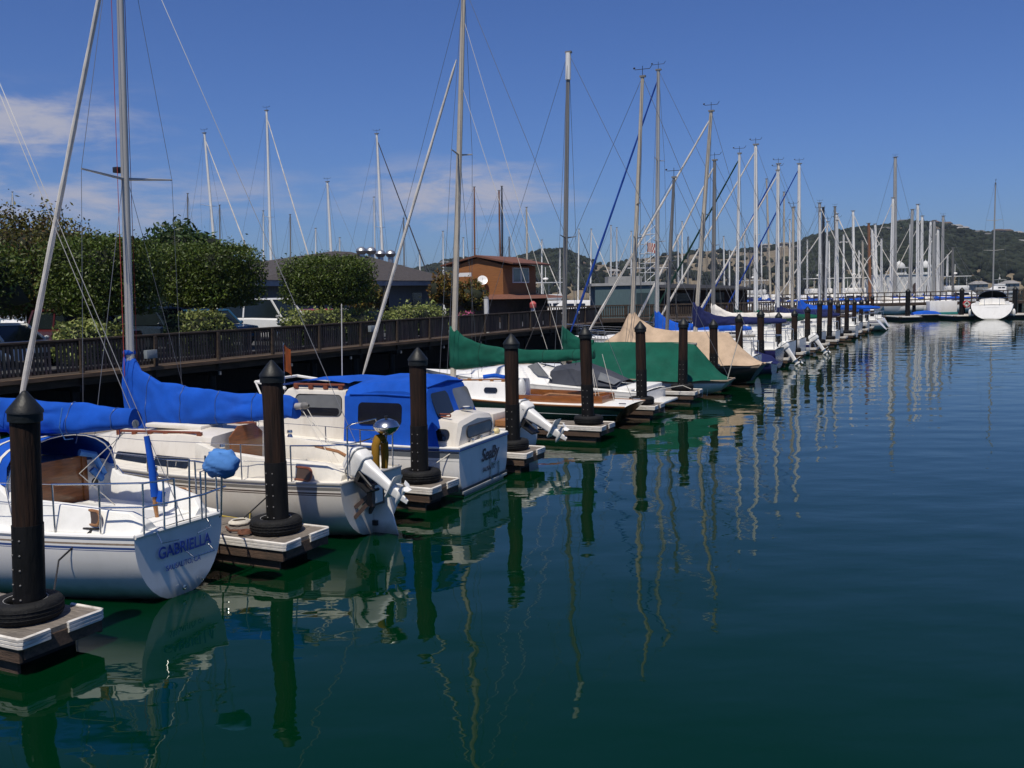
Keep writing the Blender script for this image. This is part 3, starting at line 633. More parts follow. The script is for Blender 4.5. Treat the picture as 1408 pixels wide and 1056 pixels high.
for sgn in (-1, 1):       # cockpit coamings, sloped, each with a teak ringed pocket
    c = MB(); c.loft([[(x, sgn*yo, z0), (x, sgn*(yo-.10), z1), (x, sgn*(yo-.20), z1+.01), (x, sgn*(yo-.30), z0)] for x, yo, z0, z1 in ((-0.12, .60, .92, 1.02), (-0.3, .68, .92, 1.16), (-1.2, .92, .92, 1.24), (-2.05, 1.02, .92, 1.27), (-2.3, 1.02, .92, 1.45))])
    co = c.build('coaming', M_deckw, g, bevel=0.012)
    ring_plate(co, 'pocket_trim', M_teakx, (-0.80, sgn*0.735, 1.10), (1, 0.13*sgn, 0), (0, -0.22*sgn, .97), 0.40, 0.17, 0.08, 0.02)
    MB().plate([Vector((-0.80, sgn*0.738, 1.10))+Vector((1, .13*sgn, 0))*x+Vector((0, -.22*sgn, .97))*z for x, z in rrect(0, 0, 0.37, 0.14, .068)], (0, sgn, 0), 0.006).build('pocket', M_stripebrown, co, smooth=False)
MB().box(-2.2, -0.3, -0.62, 0.62, 0.93, 0.97).build('cockpit_seat', M_deckw, g, bevel=0.01)
MB().box(-2.2, -0.5, -0.26, 0.26, 0.972, 0.976).build('cockpit_sole', M_palegrey, g, smooth=False)
secs = [(-2.32, 1.0, 0.86, .9, 1.50), (-3.2, 1.0, 0.86, .9, 1.50), (-5.0, .82, .66, .95, 1.42), (-6.6, .45, .34, 1.0, 1.22)]
cb = trunk(g, secs, M_white)
for cx in (-3.3, -4.4): side_plate(cb, 'window', M_glass, secs, cx, 1.22, 0.8, 0.17, 0.05)
MB().box(-2.318, -2.30, -0.42, 0.42, 0.95, 1.60).build('companionway_door', M_teak, g, bevel=0.004)
[MB().box(-2.318, -2.285, y, y+.08, .95, 1.62).build('companionway_post', M_teak, g, bevel=0.004) for y in (-.50, .42)]
b_ = MB(); b_.box(-2.318, -2.296, 0.505, 0.86, .95, 1.44); b_.build('bulkhead_panel', M_white, g, bevel=0.006)
for z in (1.34, 1.19): MB().lathe([(0.0, 0.012), (.05, .012), (.058, 0.0)], (-2.295, .62, z), 18, axis=(1, 0, 0)).build('dial', M_black, g)
def arch(x, w, z0, z1, n=14): return [(x, -w*math.cos(math.pi*k/n)*(1.0), z0+(z1-z0)*math.sin(math.pi*k/n)**0.55) for k in range(n+1)]
dg = MB(); dg.loft([arch(-2.15, .86, 1.42, 1.94), arch(-2.8, .86, 1.46, 1.96), arch(-3.25, .84, 1.48, 1.86), arch(-3.8, .80, 1.48, 1.52)], closed=False)
dg.loft([arch(-2.16, .845, 1.42, 1.925), arch(-2.8, .845, 1.46, 1.945), arch(-3.25, .825, 1.48, 1.845), arch(-3.75, .785, 1.48, 1.50)], closed=False)
do = dg.build('dodger', M_blue, g, angle=60)
MB().loft([arch(-2.30, .872, 1.42, 1.952), arch(-2.36, .872, 1.42, 1.953)], closed=False).build('dodger_binding', M_bumper, do)
MB().loft([arch(-2.6, .874, 1.44, 1.962), arch(-2.65, .874, 1.44, 1.963)], closed=False).build('dodger_binding', M_bumper, do)
hp = MB(); hp.tube(arch(-2.14, .875, 1.05, 1.955), 0.014, 6); hp.tube([(-2.14, .875, 1.4), (-1.85, 1.0, .95)], .012, 6); hp.tube([(-2.14, -.875, 1.4), (-1.85, -1.0, .95)], .012, 6); hp.build('dodger_frame', M_steel, g)
cw_ = MB(); cw_.tube([(-2.25, .35, 1.66), (-2.2, .55, 1.6), (-2.2, .7, 1.3), (-2.15, .62, 1.25), (-2.2, .5, 1.4)], 0.05, 7); cw_.build('hanging_cloth', M_ltblue, g)
rail_tube(g, [[(-1.2, -.93, 1.52), (-0.5, -.80, 1.55), (0.02, -.60, 1.56), (0.10, -.40, 1.56), (0.10, -.22, 1.55), (.09, -.20, .95)], [(.10, .22, .95), (.11, .22, 1.56), (.08, .5, 1.56), (-.1, .72, 1.55), (-.6, .85, 1.55), (-1.2, .93, 1.52)],
              [(-0.02, -.62, .93), (-0.02, -.60, 1.56)], [(-0.55, -.80, .93), (-0.55, -.79, 1.55)], [(-0.05, .66, .93), (-0.05, .66, 1.55)], [(-0.6, .85, .93), (-.6, .85, 1.55)], [(.09, -.40, .95), (.09, -.38, 1.56)],
              [(-.55, -.80, 1.25), (-.02, -.62, 1.26), (.10, -.3, 1.27), (.22, .15, 1.29), (.26, .5, 1.33)], [(.06, .05, .93), (.10, .05, 1.75)], [(.06, .33, .93), (.10, .33, 1.75)]])
stanchions(g, [(-1.2, -.93, .92), (-3.0, -1.24, .90), (-4.8, -1.26, .90), (-6.6, -.86, 1.0), (-8.0, -.22, 1.1)], .6, (.6, .33))
stanchions(g, [(-1.2, .93, .92), (-3.0, 1.24, .90), (-4.8, 1.26, .90), (-6.6, .86, 1.0), (-8.0, .22, 1.1)], .6, (.6, .33))
wn_ = MB(); wn_.lathe([(0, .13), (.04, .13), (.045, .09), (.03, .06), (.055, 0.0)], (-1.5, .98, 1.27), 14); wn_.build('winch', M_steel, g)
for sgn in (-1, 1): cl_ = MB(); cl_.tube([(-.85, sgn*.80, .97), (-.63, sgn*.76, .97)], .016, 6); cl_.tube([(-.74, sgn*.78, .92), (-.74, sgn*.78, .97)], .02, 6); cl_.build('cleat', M_black, g)
rb = MB(); rb.tube([(-.02, -.42, .90), (.05, -.42, .78), (.06, -.15, .76)], .009, 6); rb.tube([(-.02, .42, .90), (.07, .40, .80), (.08, .15, .78)], .009, 6)
rb.tube([(0.01, .02, .56), (.12, .02, .50), (.13, .38, .50), (.02, .38, .58)], .010, 6); rb.build('boarding_ladder', M_steel, g)
dr_ = MB(); dr_.lathe([(.028, .0), (.034, .015), (.02, .02)], (-.035, -.02, .10), 12, axis=(1, 0, -.1)); dr_.lathe([(.02, .0), (.025, .012), (.015, .015)], (-.045, .32, .12), 12, axis=(1, 0, -.1)); dr_.build('drain_fitting', M_steel, g)
ti = MB(); ti.tube([(-.45, 0, .95), (-.47, 0, 1.10), (-.47, 0.0, 1.28)], [.022, .03, .035], 8); to_ = ti.build('tiller', M_teakx, g)
ti = MB(); ti.tube([(-.47, 0, 1.24), (-.50, 0, 1.65), (-.56, 0, 2.02)], [.05, .045, .036], 10); ti.tube([(-.41, 0.02, 1.17), (-.40, .05, 1.3)], .05, 8); ti.build('tiller_cover', M_blue, to_)
zb = 2.0
bo = MB(); bo.tube([(-5.3, 0, 2.1), (-0.74, 0, 2.17)], .055, 10); bo.build('boom', M_alu, g)
sail_cover(g, -5.25, 0, [(0, 1.95, 3.1), (.12, 1.95, 2.9), (.5, 1.93, 2.62), (1.2, 1.93, 2.48), (2.2, 1.95, 2.44), (3.4, 2.0, 2.42), (4.5, 2.12, 2.36)], M_blue, seed=11, wid=.19, ties=(2.6, 3.4, 4.2))
mast(g, (-5.3, 0, 1.4), (-4.75, .05, 10.3), .075, M_alu, [(.55, .85)], edge=ed, chain=1.15)
wires(g, [[(-4.75, .05, 10.2), (-.06, .05, .98)], [(-4.75, 0, 10.2), (-.74, 0, 2.2)], [(-.74, 0, 2.2), (-.74, .03, 2.1)]], .006, name='backstay')
wires(g, [[(-.95, 0, 2.05), (-1.6, -.2, 1.5), (-1.55, .3, .98)], [(-1.0, 0, 2.05), (-1.9, .2, 1.2)]], .007, M_ropew, 'mainsheet')
lc = MB(); lc.tube([(-1.86, -.19, 2.36), (-1.9, -.22, 2.1), (-1.96, -.1, 1.92), (-2.05, 0.1, 1.90)], .008, 5); lc.tube([(-3.1, -.19, 2.42), (-3.12, -.23, 2.1), (-3.15, 0, 1.9)], .008, 5); lc.build('cover_lashing', M_ltblue, g)
text('stern_name', 'GABRIELLA', .205, g, (-.030, 0.04, .62), (R(90), 0, R(90)), mat('blue_lettering', (0.02, 0.055, 0.30), .5), sx=.88, bold=.004)
text('stern_port', 'SAUSALITO, CA', .098, g, (-.034, 0.0, .41), (R(90), 0, R(90)), MATS['blue_lettering'], sx=.86)
bq = thing('covered_grill', 'light blue canvas covered grill on the GABRIELLA stern rail', 'grill', P(.50, 2.55, 1.72), -A)
rg = []
for i in range(11):
    t = i/10; z = -.19+.33*t; r0 = .205*math.sin(math.pi*min(.93, .16+.72*t))**.7
    if t == 1: r0 = .12
    rg.append([(r0*1.15*math.cos(a)+.02*math.sin(5*a+i), r0*.95*math.sin(a)+.015*math.sin(4*a+2*i), z+.015*math.sin(3*a)) for a in [k*2*math.pi/22 for k in range(22)]])
MB().loft(rg).build('cover', M_ltblue, bq, angle=70)
MB().tube([(-.05, 0, -.70), (0, 0, -.15)], .014, 6).build('mounting_post', M_steel, bq)
rp = MB(); rp.tube([P(-.74, 1.58, .95), P(-1.0, 1.3, .62), P(-.10, .50, .52)], .012, 6); tag(rp.build('mooring_rope', M_ropeb), 'black mooring rope from the GABRIELLA cleat down to the nearest tyre', 'rope')
rp = MB(); rp.tube([P(-.06, 3.06, .86), P(-.35, 3.35, .60), P(-.75, 3.78, .47)], .013, 6); tag(rp.build('mooring_rope', M_ropeb), 'black mooring rope from the far GABRIELLA stern corner to the second finger dock', 'rope')
rp = MB(); rp.tube([P(-3.2, -.3, .52), P(-.5, -.2, .50), P(-.35, .0, .55), P(-.3, .2, .60)], .018, 6); tag(rp.build('mooring_rope', mat('blue_rope', (.03, .08, .35), .9)), 'blue rope lying over the nearest tyre at the left edge', 'rope')

# ---- dock clutter
def coil(lab, w, u, m, rad=.16, r=.014, z=.41):
    pts = [(rad*(1-.04*k/8)*math.cos(k*.5)*(1+.1*math.sin(k)), rad*(1-.04*k/8)*math.sin(k*.5), .015+.006*(k//12)) for k in range(60)]+[(rad+.2, .05, .012), (rad+.45, -.05, .012)]
    t = MB(); t.tube(pts, r, 5); o = t.build('rope_coil', m, None, loc=P(w, u, z), rotz=-A+random.uniform(0, 3)); tag(o, lab, 'rope')
coil('loose coil of pale rope on the second finger dock', -.9, 4.35, M_ropew); coil('loose coil of dark rope on the third finger dock', -.75, 8.2, M_ropeb); coil('loose coil of pale rope on the finger dock before the green hull', -1.2, 16.0, M_ropew)
coil('rusty chain heaped on the second finger dock by the tyre', -.36, 3.86, mat('rusty_chain', (.13, .05, .025), .8, var=.4, vscale=20), rad=.09, r=.018)
hs_ = MB(); hs_.tube([P(-6, 4.45, .43), P(-4, 4.5, .43), P(-2.6, 4.3, .43), P(-1.6, 4.55, .43), P(-1.2, 4.9, .30), P(-1.3, 5.1, .75)], .014, 6); tag(hs_.build('power_cable', mat('yellow_cable', (.45, .33, .05), .6), None), 'yellow shore power cable along the second finger dock', 'cable')
# ---------------------------------------------------------------- cream sailboat with tilted outboard
g = thing('sailboat', 'cream sailboat with blue boom cover and white outboard tilted up on its stern', 'sailboat', P(0, 6.02, 0), -A)
_, ed = hull(g, 8.5, 1.30, 0.90, hs=0.84, zmid=0.86, zbow=1.2, xs=0.36, mats=(M_cream, M_alud, M_stripebrown, M_bottom), stripes=((0.0, 0.035, 0), (0.035, 0.085, 1), (0.115, 0.138, 2), (0.150, 0.165, 2)), p=2.25, draft=0.45, zst=-0.02, srake=0.02, boot=(0.045, 3))
deck(g, ed, M_creamd); toerail(g, ed, M_alu, .022)
secs = [(-2.3, .86, .72, .88, 1.50), (-3.0, .86, .72, .88, 1.52), (-5.0, .72, .56, .92, 1.40), (-6.7, .40, .28, .98, 1.12)]
cb = trunk(g, secs, M_cream)
for cx, w in ((-3.12, .80), (-4.12, .80)): side_plate(cb, 'window', M_glass, secs, cx, 1.06, w, .175, .04, skew=.15); side_plate(cb, 'window', M_glass, secs, cx, 1.06, w, .175, .04, side=1)
for sg in (-1, 1):
    h = MB(); h.tube([(-2.6, sg*.66, 1.55), (-4.6, sg*.54, 1.48)], .022, 6)
    for k in range(6): x = -2.6-k*.4; yy = .66-.06*(k*.4); h.box(x-.05, x+.05, sg*yy-.02, sg*yy+.02, 1.44-.02*k*.4, 1.56-.035*k*.4)
    h.build('handrail', M_redteak, cb)
hh = MB(); hh.box(-4.2, -2.9, -.32, .32, 1.53, 1.60); hh.build('sliding_hatch', M_creamd, cb, bevel=.02)
db = MB(); db.plate([(-2.20, y, z) for y, z in ((-.36, .92), (.36, .92), (.40, 1.45), (.2, 1.62), (-.2, 1.62), (-.42, 1.45))], (1, 0, 0), .02); db.build('companionway_door', M_teak, g, bevel=.004)
for sg in (-1, 1):
    c = MB(); c.loft([[(x, sg*yo, z0), (x, sg*(yo-.06), z1), (x, sg*(yo-.18), z1+.01), (x, sg*(yo-.26), z0)] for x, yo, z0, z1 in ((.22, .66, .90, 1.0), (0, .72, .89, 1.17), (-1.2, .92, .88, 1.24), (-2.05, .95, .88, 1.30), (-2.5, .93, .88, 1.42))])
    co = c.build('coaming', M_creamd, g, bevel=.012)
    ring_plate(co, 'pocket_trim', M_redteak, (-.42, sg*.785, 1.03), (1, .14*sg, 0), (0, -.2*sg, .98), .44, .19, .08, .02)
    MB().plate([Vector((-.42, sg*.788, 1.03))+Vector((1, .14*sg, 0))*x+Vector((0, -.2*sg, .98))*z for x, z in rrect(0, 0, .41, .16, .07)], (0, sg, 0), .006).build('pocket', M_stripebrown, co, smooth=False)
MB().box(-2.2, .1, -.64, .64, .90, .94).build('cockpit_seat', M_creamd, g, bevel=.01)
w_ = MB(); w_.lathe([(0, .14), (.045, .14), (.05, .10), (.03, .07), (.06, .0)], (-1.95, -.84, 1.28), 14); w_.lathe([(0, .14), (.045, .14), (.05, .10), (.03, .07), (.06, .0)], (-1.95, .84, 1.28), 14); w_.build('winch', M_steel, g)
mo = mast(g, (-4.88, 0, 1.38), (-4.45, -.05, 10.6), .085, M_alu, [(.49, 1.0)], chain=1.15, bow=(-8.0, 0, 1.25), stern=(.30, 0, .95), wr=.006)
wires(mo, [[(-4.62, -.14, 9.2), (-4.86, -.12, 2.4)], [(-4.55, .1, 9.6), (-4.8, .12, 2.4)]], .007, M_roper, 'halyard')
MB().box(-4.92, -4.80, -.07, .07, 6.02, 6.12).build('steaming_light', M_black, mo, bevel=.01)
bo = MB(); bo.tube([(-4.80, 0, 1.66), (-.95, 0, 1.98)], .055, 10); bo.build('boom', M_alu, g)
bo = MB(); bo.lathe([(.045, 0), (.06, .02), (.06, .10), (.02, .14)], (-.98, 0, 1.98), 12, axis=(1, 0, .08)); bo.build('boom_end', M_alud, g)
sail_cover(g, -4.86, 0, [(-.07, 1.45, 2.80), (.10, 1.40, 2.72), (.28, 1.40, 2.50), (.75, 1.47, 2.32), (1.4, 1.54, 2.24), (2.2, 1.62, 2.18), (3.0, 1.70, 2.15), (3.62, 1.78, 2.14), (3.76, 1.76, 2.10)], M_blue, seed=5, wid=.20, ties=(.55, 1.3, 2.1, 2.9, 3.5))
MB().lathe([(.095, 0), (.11, .02), (.11, .06), (.09, .09)], (-4.84, 0, 2.78), 14).build('cover_collar', M_blue, g)
furled(g, (-8.05, 0, 1.35), (-4.52, -.05, 10.35), .062, M_sailw)
rail_tube(g, [[(-.5, -.92, 1.48), (.1, -.84, 1.50), (.36, -.62, 1.50), (.38, -.3, 1.50), (.38, .3, 1.52), (.36, .62, 1.52), (.1, .84, 1.5), (-.5, .92, 1.48)], [(.34, -.62, .90), (.36, -.62, 1.78), (.36, -.5, 1.80), (.36, .15, 1.80), (.36, .3, 1.52)], [(-.5, -.92, .9), (-.5, -.92, 1.48)], [(.34, .62, .9), (.36, .62, 1.52)], [(-.5, .92, .9), (-.5, .92, 1.48)]])
for sg in (-1, 1): stanchions(g, [(-.5, sg*.92, .9), (-1.35, sg*1.08, .9), (-3.2, sg*1.24, .9), (-5.1, sg*1.2, .93), (-6.8, sg*.82, 1.05), (-7.9, sg*.18, 1.2)], .58, (.58, .32))
ru = MB(); ru.loft([[(x0, -.022, z), (x1, -.014, z), (x1, .014, z), (x0, .022, z)] for z, x0, x1 in ((-.35, .36, .86), (.0, .37, .82), (.5, .40, .68), (.85, .42, .60), (1.0, .40, .55))]); ru.build('rudder', M_white, g, bevel=.006)
[MB().box(*bb).build('rudder_fitting', M_black, g) for bb in ((.33, .46, -.07, .07, .55, .62), (.33, .46, -.07, .07, .12, .2), (.385, .47, -.05, .05, .75, 1.02))]
tl = MB(); tl.tube([(.40, 0, .98), (.12, -.02, 1.10), (-.25, -.05, 1.27), (-.7, -.05, 1.33)], [.035, .032, .028, .022], 8); tl.build('tiller', M_teakx, g)
bk_ = MB(); bk_.beam((.37, -.50, .50), (.62, -.36, .74), .05, .06); bk_.beam((.37, -.14, .50), (.62, -.28, .74), .05, .06); bk_.beam((.37, -.52, .34), (.58, -.40, .60), .05, .06); bk_.beam((.37, -.12, .34), (.58, -.22, .6), .05, .06); bk_.box(.56, .66, -.45, -.12, .52, .86); bk_.build('outboard_mount', M_stripebrown, g)
ob, _ = outboard(g, (.48, -.42, 1.02), R(58), 1.02, yaw=R(-8))
MB().box(.655, .675, -.38, -.18, .56, .84).build('mount_pad', M_white, g, bevel=.01)
for sgn in (-1, 1): MB().ell((-.05, sgn*.66, .95), (.1, .05, .035), 10, 6).build('cleat', M_steel, g)
wires(g, [[(-1.0, 0, 1.95), (-.45, -.15, 1.35), (-.2, -.2, .98)], [(-1.05, 0, 1.95), (-.4, .2, 1.2), (-.1, .2, .98)], [(-.92, 0, 2.0), (-.25, -.05, 1.1)]], .007, M_ropew, 'mainsheet')
bq = thing('kettle_grill', 'round stainless kettle grill on the cream sailboat stern rail', 'grill', P(.66, 6.02, 1.70), -A)
MB().lathe([(.0, -.13), (.09, -.12), (.17, -.05), (.205, .0), (.21, .012)], (0, 0, 0), 28).build('bowl', M_steel, bq)
MB().lathe([(.212, .014), (.205, .03), (.16, .09), (.08, .125), (.03, .132), (0, .133)], (0, 0, 0), 28).build('lid', M_steel, bq)
MB().lathe([(.015, .0), (.03, .02), (.03, .045), (.0, .05)], (0, 0, .13), 12).build('knob', M_black, bq)
MB().tube([(0, 0, -.12), (-.02, 0, -.25), (-.28, 0, -.22)], .014, 6).build('bracket', M_steel, bq)
hb = thing('horseshoe_buoy', 'mustard yellow covered horseshoe buoy hanging on the cream sailboat stern rail', 'buoy', P(.54, 6.0, 1.32), -A)
hs = MB(); hs.tube([(0.0, -.11, -.30), (0.0, -.13, -.1), (0, -.12, .1), (0, -.05, .21), (0, .05, .21), (0, .12, .1), (0, .13, -.1), (0, .11, -.30)], [.05, .062, .065, .065, .065, .065, .062, .05], 10); hs.build('cover', M_mustard, hb)
rp = MB(); rp.tube([P(-.62, 5.05, .92), P(-.75, 4.75, .70), P(-.85, 4.4, .48)], .011, 6); rp.tube([P(-.62, 5.05, .92), P(-.62, 5.0, .5), P(-.6, 4.98, -.05)], .010, 6); tag(rp.build('mooring_rope', M_ropeb), 'black mooring rope hanging down the cream sailboat side by the second piling', 'rope')

# ---------------------------------------------------------------- cabin cruiser with blue enclosure
g = thing('cabin_cruiser', 'white cabin cruiser with blue canvas cockpit enclosure and dark transom name', 'cabin cruiser', P(.22, 9.86, 0), -A+R(3.5))
_, ed = hull(g, 8.6, 1.32, 0.90, hs=1.13, zmid=0.90, zbow=1.30, xs=0.12, mats=(M_white, M_stripegrey, M_stripeblue, M_redbottom, M_stripeblack), stripes=((0.0, .035, 2), (0.05, .17, 1), (.22, .228, 1)), p=3.2, draft=0.35, zst=-0.22, srake=-.02, boot=(0.05, 3), fwd=2.6, brake=.5)
deck(g, ed, M_creamd, camber=.03); toerail(g, ed, M_white, .022)
bs = MB()
for sgn in (1, -1): bs.tube([(x, sgn*(b+.004), z-.02) for x, b, z in ed], .022, 6)
bs.tube([(ed[0][0]+.006, -ed[0][1]-.004, ed[0][2]-.02), (ed[0][0]+.006, ed[0][1]+.004, ed[0][2]-.02)], .022, 6); bs.build('rub_rail', M_stripeblue, g)
MB().box(.104, .128, -1.07, 1.07, .105, .15).build('boot_stripe', M_stripeblack, g, smooth=False)
MB().box(.104, .136, -1.04, 1.04, .045, .10).build('stern_step', M_white, g, smooth=False, bevel=.01)
# forward cabin
s1 = [(-2.45, .94, .86, .88, 1.92), (-3.85, .94, .84, .88, 1.92), (-4.35, .93, .82, .88, 1.40), (-6.3, .70, .55, .98, 1.34), (-7.4, .30, .2, 1.1, 1.2)]
cb = trunk(g, s1, M_cream, camber=.10)
side_plate(cb, 'window', M_greyglass, s1, -3.08, 1.62, 1.08, .40, .10); ring_plate(cb, 'window_frame', M_black, (-3.08, -.875, 1.62), (1, 0, 0), (0, .095, 1), 1.08, .40, .10, .014)
side_plate(cb, 'window', M_glass, s1, -3.08, 1.50, .98, .14, .06, th=.012)
h = MB(); h.tube([(-2.5, -.80, 2.02), (-3.7, -.78, 2.02)], .022, 6)
for k in range(4): h.box(-2.6-k*.35-.05, -2.6-k*.35+.05, -.81, -.77, 1.93, 2.03)
h.build('handrail', M_redteak, cb)
ws = MB(); ws.tube([(-3.9, -.8, 1.93), (-4.7, -.72, 2.04), (-4.7, .72, 2.04), (-3.9, .8, 1.93)], .03, 6); ws.tube([(-4.35, -.8, 1.42), (-4.7, -.72, 2.04)], .02, 6); ws.build('windscreen_frame', M_white, cb)
pc = MB(); pc.loft([[(x, y, z0+.02*math.sin(8*y)) for y in np.linspace(-w, w, 9)] for x, w, z0 in ((-2.4, .80, 2.06), (-3.0, .74, 2.10), (-3.6, .68, 2.07), (-4.3, .6, 1.95))], closed=False); pc.build('roof_cover', M_blue, g)
# blue enclosure
rings = []
for x, zt in ((-2.42, 2.02), (-2.30, 2.06), (-1.7, 2.15), (-1.1, 2.15), (-.82, 2.10), (-.68, 2.0), (-.42, 1.32)):
    w0, w1 = 1.05, .93
    if x > -.5: ring = [(x+.10, -w0, .88), (x, -w0+.06, 1.2), (x, -.5, 1.34), (x, 0, 1.36), (x, .5, 1.34), (x, w0-.06, 1.2), (x+.10, w0, .88)]
    else: ring = [(x, -w0, .88), (x, -w1, zt-.22), (x, -w1+.16, zt-.04), (x, 0, zt+.05), (x, w1-.16, zt-.04), (x, w1, zt-.22), (x, w0, .88)]
    rings.append(ring)
sub = []
for r_ in rings:
    o_ = []
    for a, b in zip(r_, r_[1:]):
        for k in range(3): q = Vector(a).lerp(Vector(b), k/3); o_.append((q.x+.006*math.sin(q.z*9+q.y*5), q.y+.008*math.sin(q.x*7+q.z*5), q.z+.006*math.sin(q.x*9+q.y*8)))
    sub.append(o_+[r_[-1]])
en = MB().loft(sub, closed=False).build('canvas_enclosure', M_blue, g, angle=25)
def yat(z): return -(1.05-.12*(z-.88)/(1.0))-.008
MB().plate([(x, yat(z)-.004, z) for x, z in rrect(-1.62, 1.50, .96, .42, .09)], (0, -1, .1), .006).build('clear_window', M_glass, en, smooth=False)
aw = [Vector((-.68+.26*(2.0-z)/.68+.012, y, z)) for y, z in rrect(-.46, 1.66, .70, .46, .10)]
MB().plate(aw, (1, 0, .4), .006).build('clear_window', M_glass, en, smooth=False)
aw = [Vector((-.68+.26*(2.0-z)/.68+.012, y, z)) for y, z in rrect(.46, 1.66, .70, .46, .10)]
MB().plate(aw, (1, 0, .4), .006).build('clear_window', M_greyglass, en, smooth=False)
pi_ = MB(); pi_.tube([(-.75, -.95, .9), (-.76, -.94, 1.82), (-.80, -.78, 2.06)], .02, 6); pi_.tube([(-2.3, -.945, 1.86), (-1.5, -.945, 1.87), (-.78, -.945, 1.84)], .016, 6); pi_.tube([(-.70, -.77, 2.0), (-.66, 0, 2.07), (-.70, .77, 2.0)], .02, 6); pi_.build('canvas_piping', M_blue, en)
# aft cabin
s2 = [(-.02, .88, .72, .90, 1.28), (-.08, .90, .76, .90, 1.36), (-.5, .92, .80, .90, 1.42), (-1.0, .92, .80, .90, 1.44)]
cb2 = trunk(g, s2, M_cream, name='aft_cabin', camber=.09, rnd=.09)
side_plate(cb2, 'window', M_glass, s2, -.54, 1.12, .66, .22, .10, th=.02)
MB().plate([(-.02+.012+.00*(z), y, z) for y, z in rrect(.06, 1.13, 1.12, .20, .09)], (1, 0, 0), .008).build('window', M_greyglass, cb2, smooth=False)
ring_plate(cb2, 'window_frame', M_black, (-.005, .06, 1.13), (0, 1, 0), (0, 0, 1), 1.14, .22, .10, .014)
ring_plate(cb2, 'handrail', M_redteak, (-.62, -.70, 1.47), (1, 0, 0), (0, 0, 1), .74, .05, .02, .014)
vn = MB(); vn.lathe([(.12, 0), (.12, .03), (.08, .05)], (-.30, .1, 1.50), 18); vn.build('deck_vent', M_steel, cb2); MB().lathe([(.075, .0), (.07, .05), (0, .055)], (-.30, .1, 1.505), 16).build('vent_cap', M_white, cb2)
[MB().box(*bb).build('deck_fitting', M_steel, g, bevel=.01) for bb in ((.0, .06, -.42, -.34, .93, 1.0), (.0, .06, -.02, .06, .93, 1.0), (-.02, .05, .55, .65, .93, 1.0))]
MB().ell((.0, .86, .97), (.07, .1, .06)).build('deck_light', mat('pale_yellow_plastic', (.6, .5, .25), .4), g)
text('stern_name', 'SeaBy', .34, g, (.134, .22, .62), (R(90), 0, R(90)), mat('dark_script_lettering', (.01, .012, .03), .5), shear=.35, bold=.005)
text('stern_port', 'SAUSALITO', .13, g, (.134, .15, .34), (R(90), 0, R(90)), MATS['dark_script_lettering'], shear=.25, sx=.9)
mk = MB(); mk.box(.123, .15, .30, .66, .405, .425); mk.box(.123, .145, .62, .645, .14, .40); mk.box(.123, .145, .22, .245, .14, .5); mk.build('transom_bracket', M_steel, g)
wires(g, [[(-3.2, .2, 2.1), (-3.15, .2, 3.6)]], .012, M_ropew, 'antenna')
rp = MB(); rp.tube([P(.36, 8.85, .93), P(.1, 8.6, .72), P(-.1, 8.3, .55)], .010, 6); tag(rp.build('mooring_rope', M_ropew), 'pale mooring rope from the cruiser stern corner to the third tyre', 'rope')
rp = MB(); rp.tube([P(.36, 8.85, .93), P(.34, 8.85, .5), P(.20, 8.82, .1)], .008, 6); tag(rp.build('mooring_rope', M_ropeb), 'dark line hanging down the cruiser stern corner', 'rope')

# ---------------------------------------------------------------- skiff with grey-white outboard
g = thing('motor_skiff', 'low white skiff with brown deck and large white outboard, beyond the cabin cruiser', 'motorboat', P(-.75, 13.85, 0), -A)
_, ed = hull(g, 5.6, .95, .62, hs=.82, zmid=.62, zbow=.85, xs=0.0, mats=(M_white, M_wornteak, M_stripegrey, M_bottom), stripes=((0.0, .05, 1), (.1, .13, 2)), p=3, draft=.3, zst=-.15, boot=(.05, 3))
deck(g, ed, M_wornteak, camber=.02); toerail(g, ed, M_white, .025)
MB().box(-1.6, -.5, -.55, .55, .66, .95).build('engine_box', M_cream, g, bevel=.03)
MB().box(-.48, -.2, -.5, .5, .66, .80).build('bench', M_teakx, g, bevel=.01)
s3 = [(-2.2, .7, .6, .62, 1.0), (-3.8, .6, .5, .7, 1.0), (-4.8, .35, .25, .76, .85)]
trunk(g, s3, M_white)
ob, Mx = outboard(g, (.24, -.30, .80), R(60), 1.2, yaw=R(-6), wide=1.2)
text('engine_lettering', 'HONDA', .10, ob, Mx @ Vector((.10, -.178, .17)), (R(90), R(-30), R(-6)), M_black, sx=1.0)
jb = MB(); jb.box(-.12, .05, .2, .5, .62, .72); jb.build('transom_pad', M_black, g)

# ---------------------------------------------------------------- green hulled sloop
g = thing('sailboat', 'dark green hulled sailboat with varnished coaming and green boom cover', 'sailboat', P(0, 18.72, 0), -A)
_, ed = hull(g, 9.2, 1.18, .63, hs=.86, zmid=.62, zbow=1.10, xs=.36, mats=(M_greenhull, M_teakx, M_white, M_bottom), stripes=((0.0, .035, 1), (.22, .235, 2)), p=2.3, draft=.4, zst=.1, srake=-.55, boot=(.04, 3))
deck(g, ed, M_deckw, camber=.04)
tr_ = MB(); 
for sgn in (1, -1): tr_.tube([(x, sgn*(b+.002), z+.006) for x, b, z in ed], .022, 6)
tr_.build('rub_rail', M_teakx, g)
co = MB()
for sg in (-1, 1):
    o1 = [(-.45, .50), (-1.2, .68), (-2.2, .78), (-3.2, .80)]
    co.loft([[(x, sg*y, z) for z in (.62, .88)] + [(x, sg*(y-.03), z) for z in (.88, .62)] for x, y in o1])
co.plate([(-.46, -.50, .62), (-.46, .50, .62), (-.46, .50, .86), (-.46, -.50, .86)], (1, 0, 0), .03)
co.build('coaming', M_teak, g, bevel=.004)
MB().box(-3.1, -.5, -.46, .46, .66, .70).build('cockpit_seat', M_teakx, g)
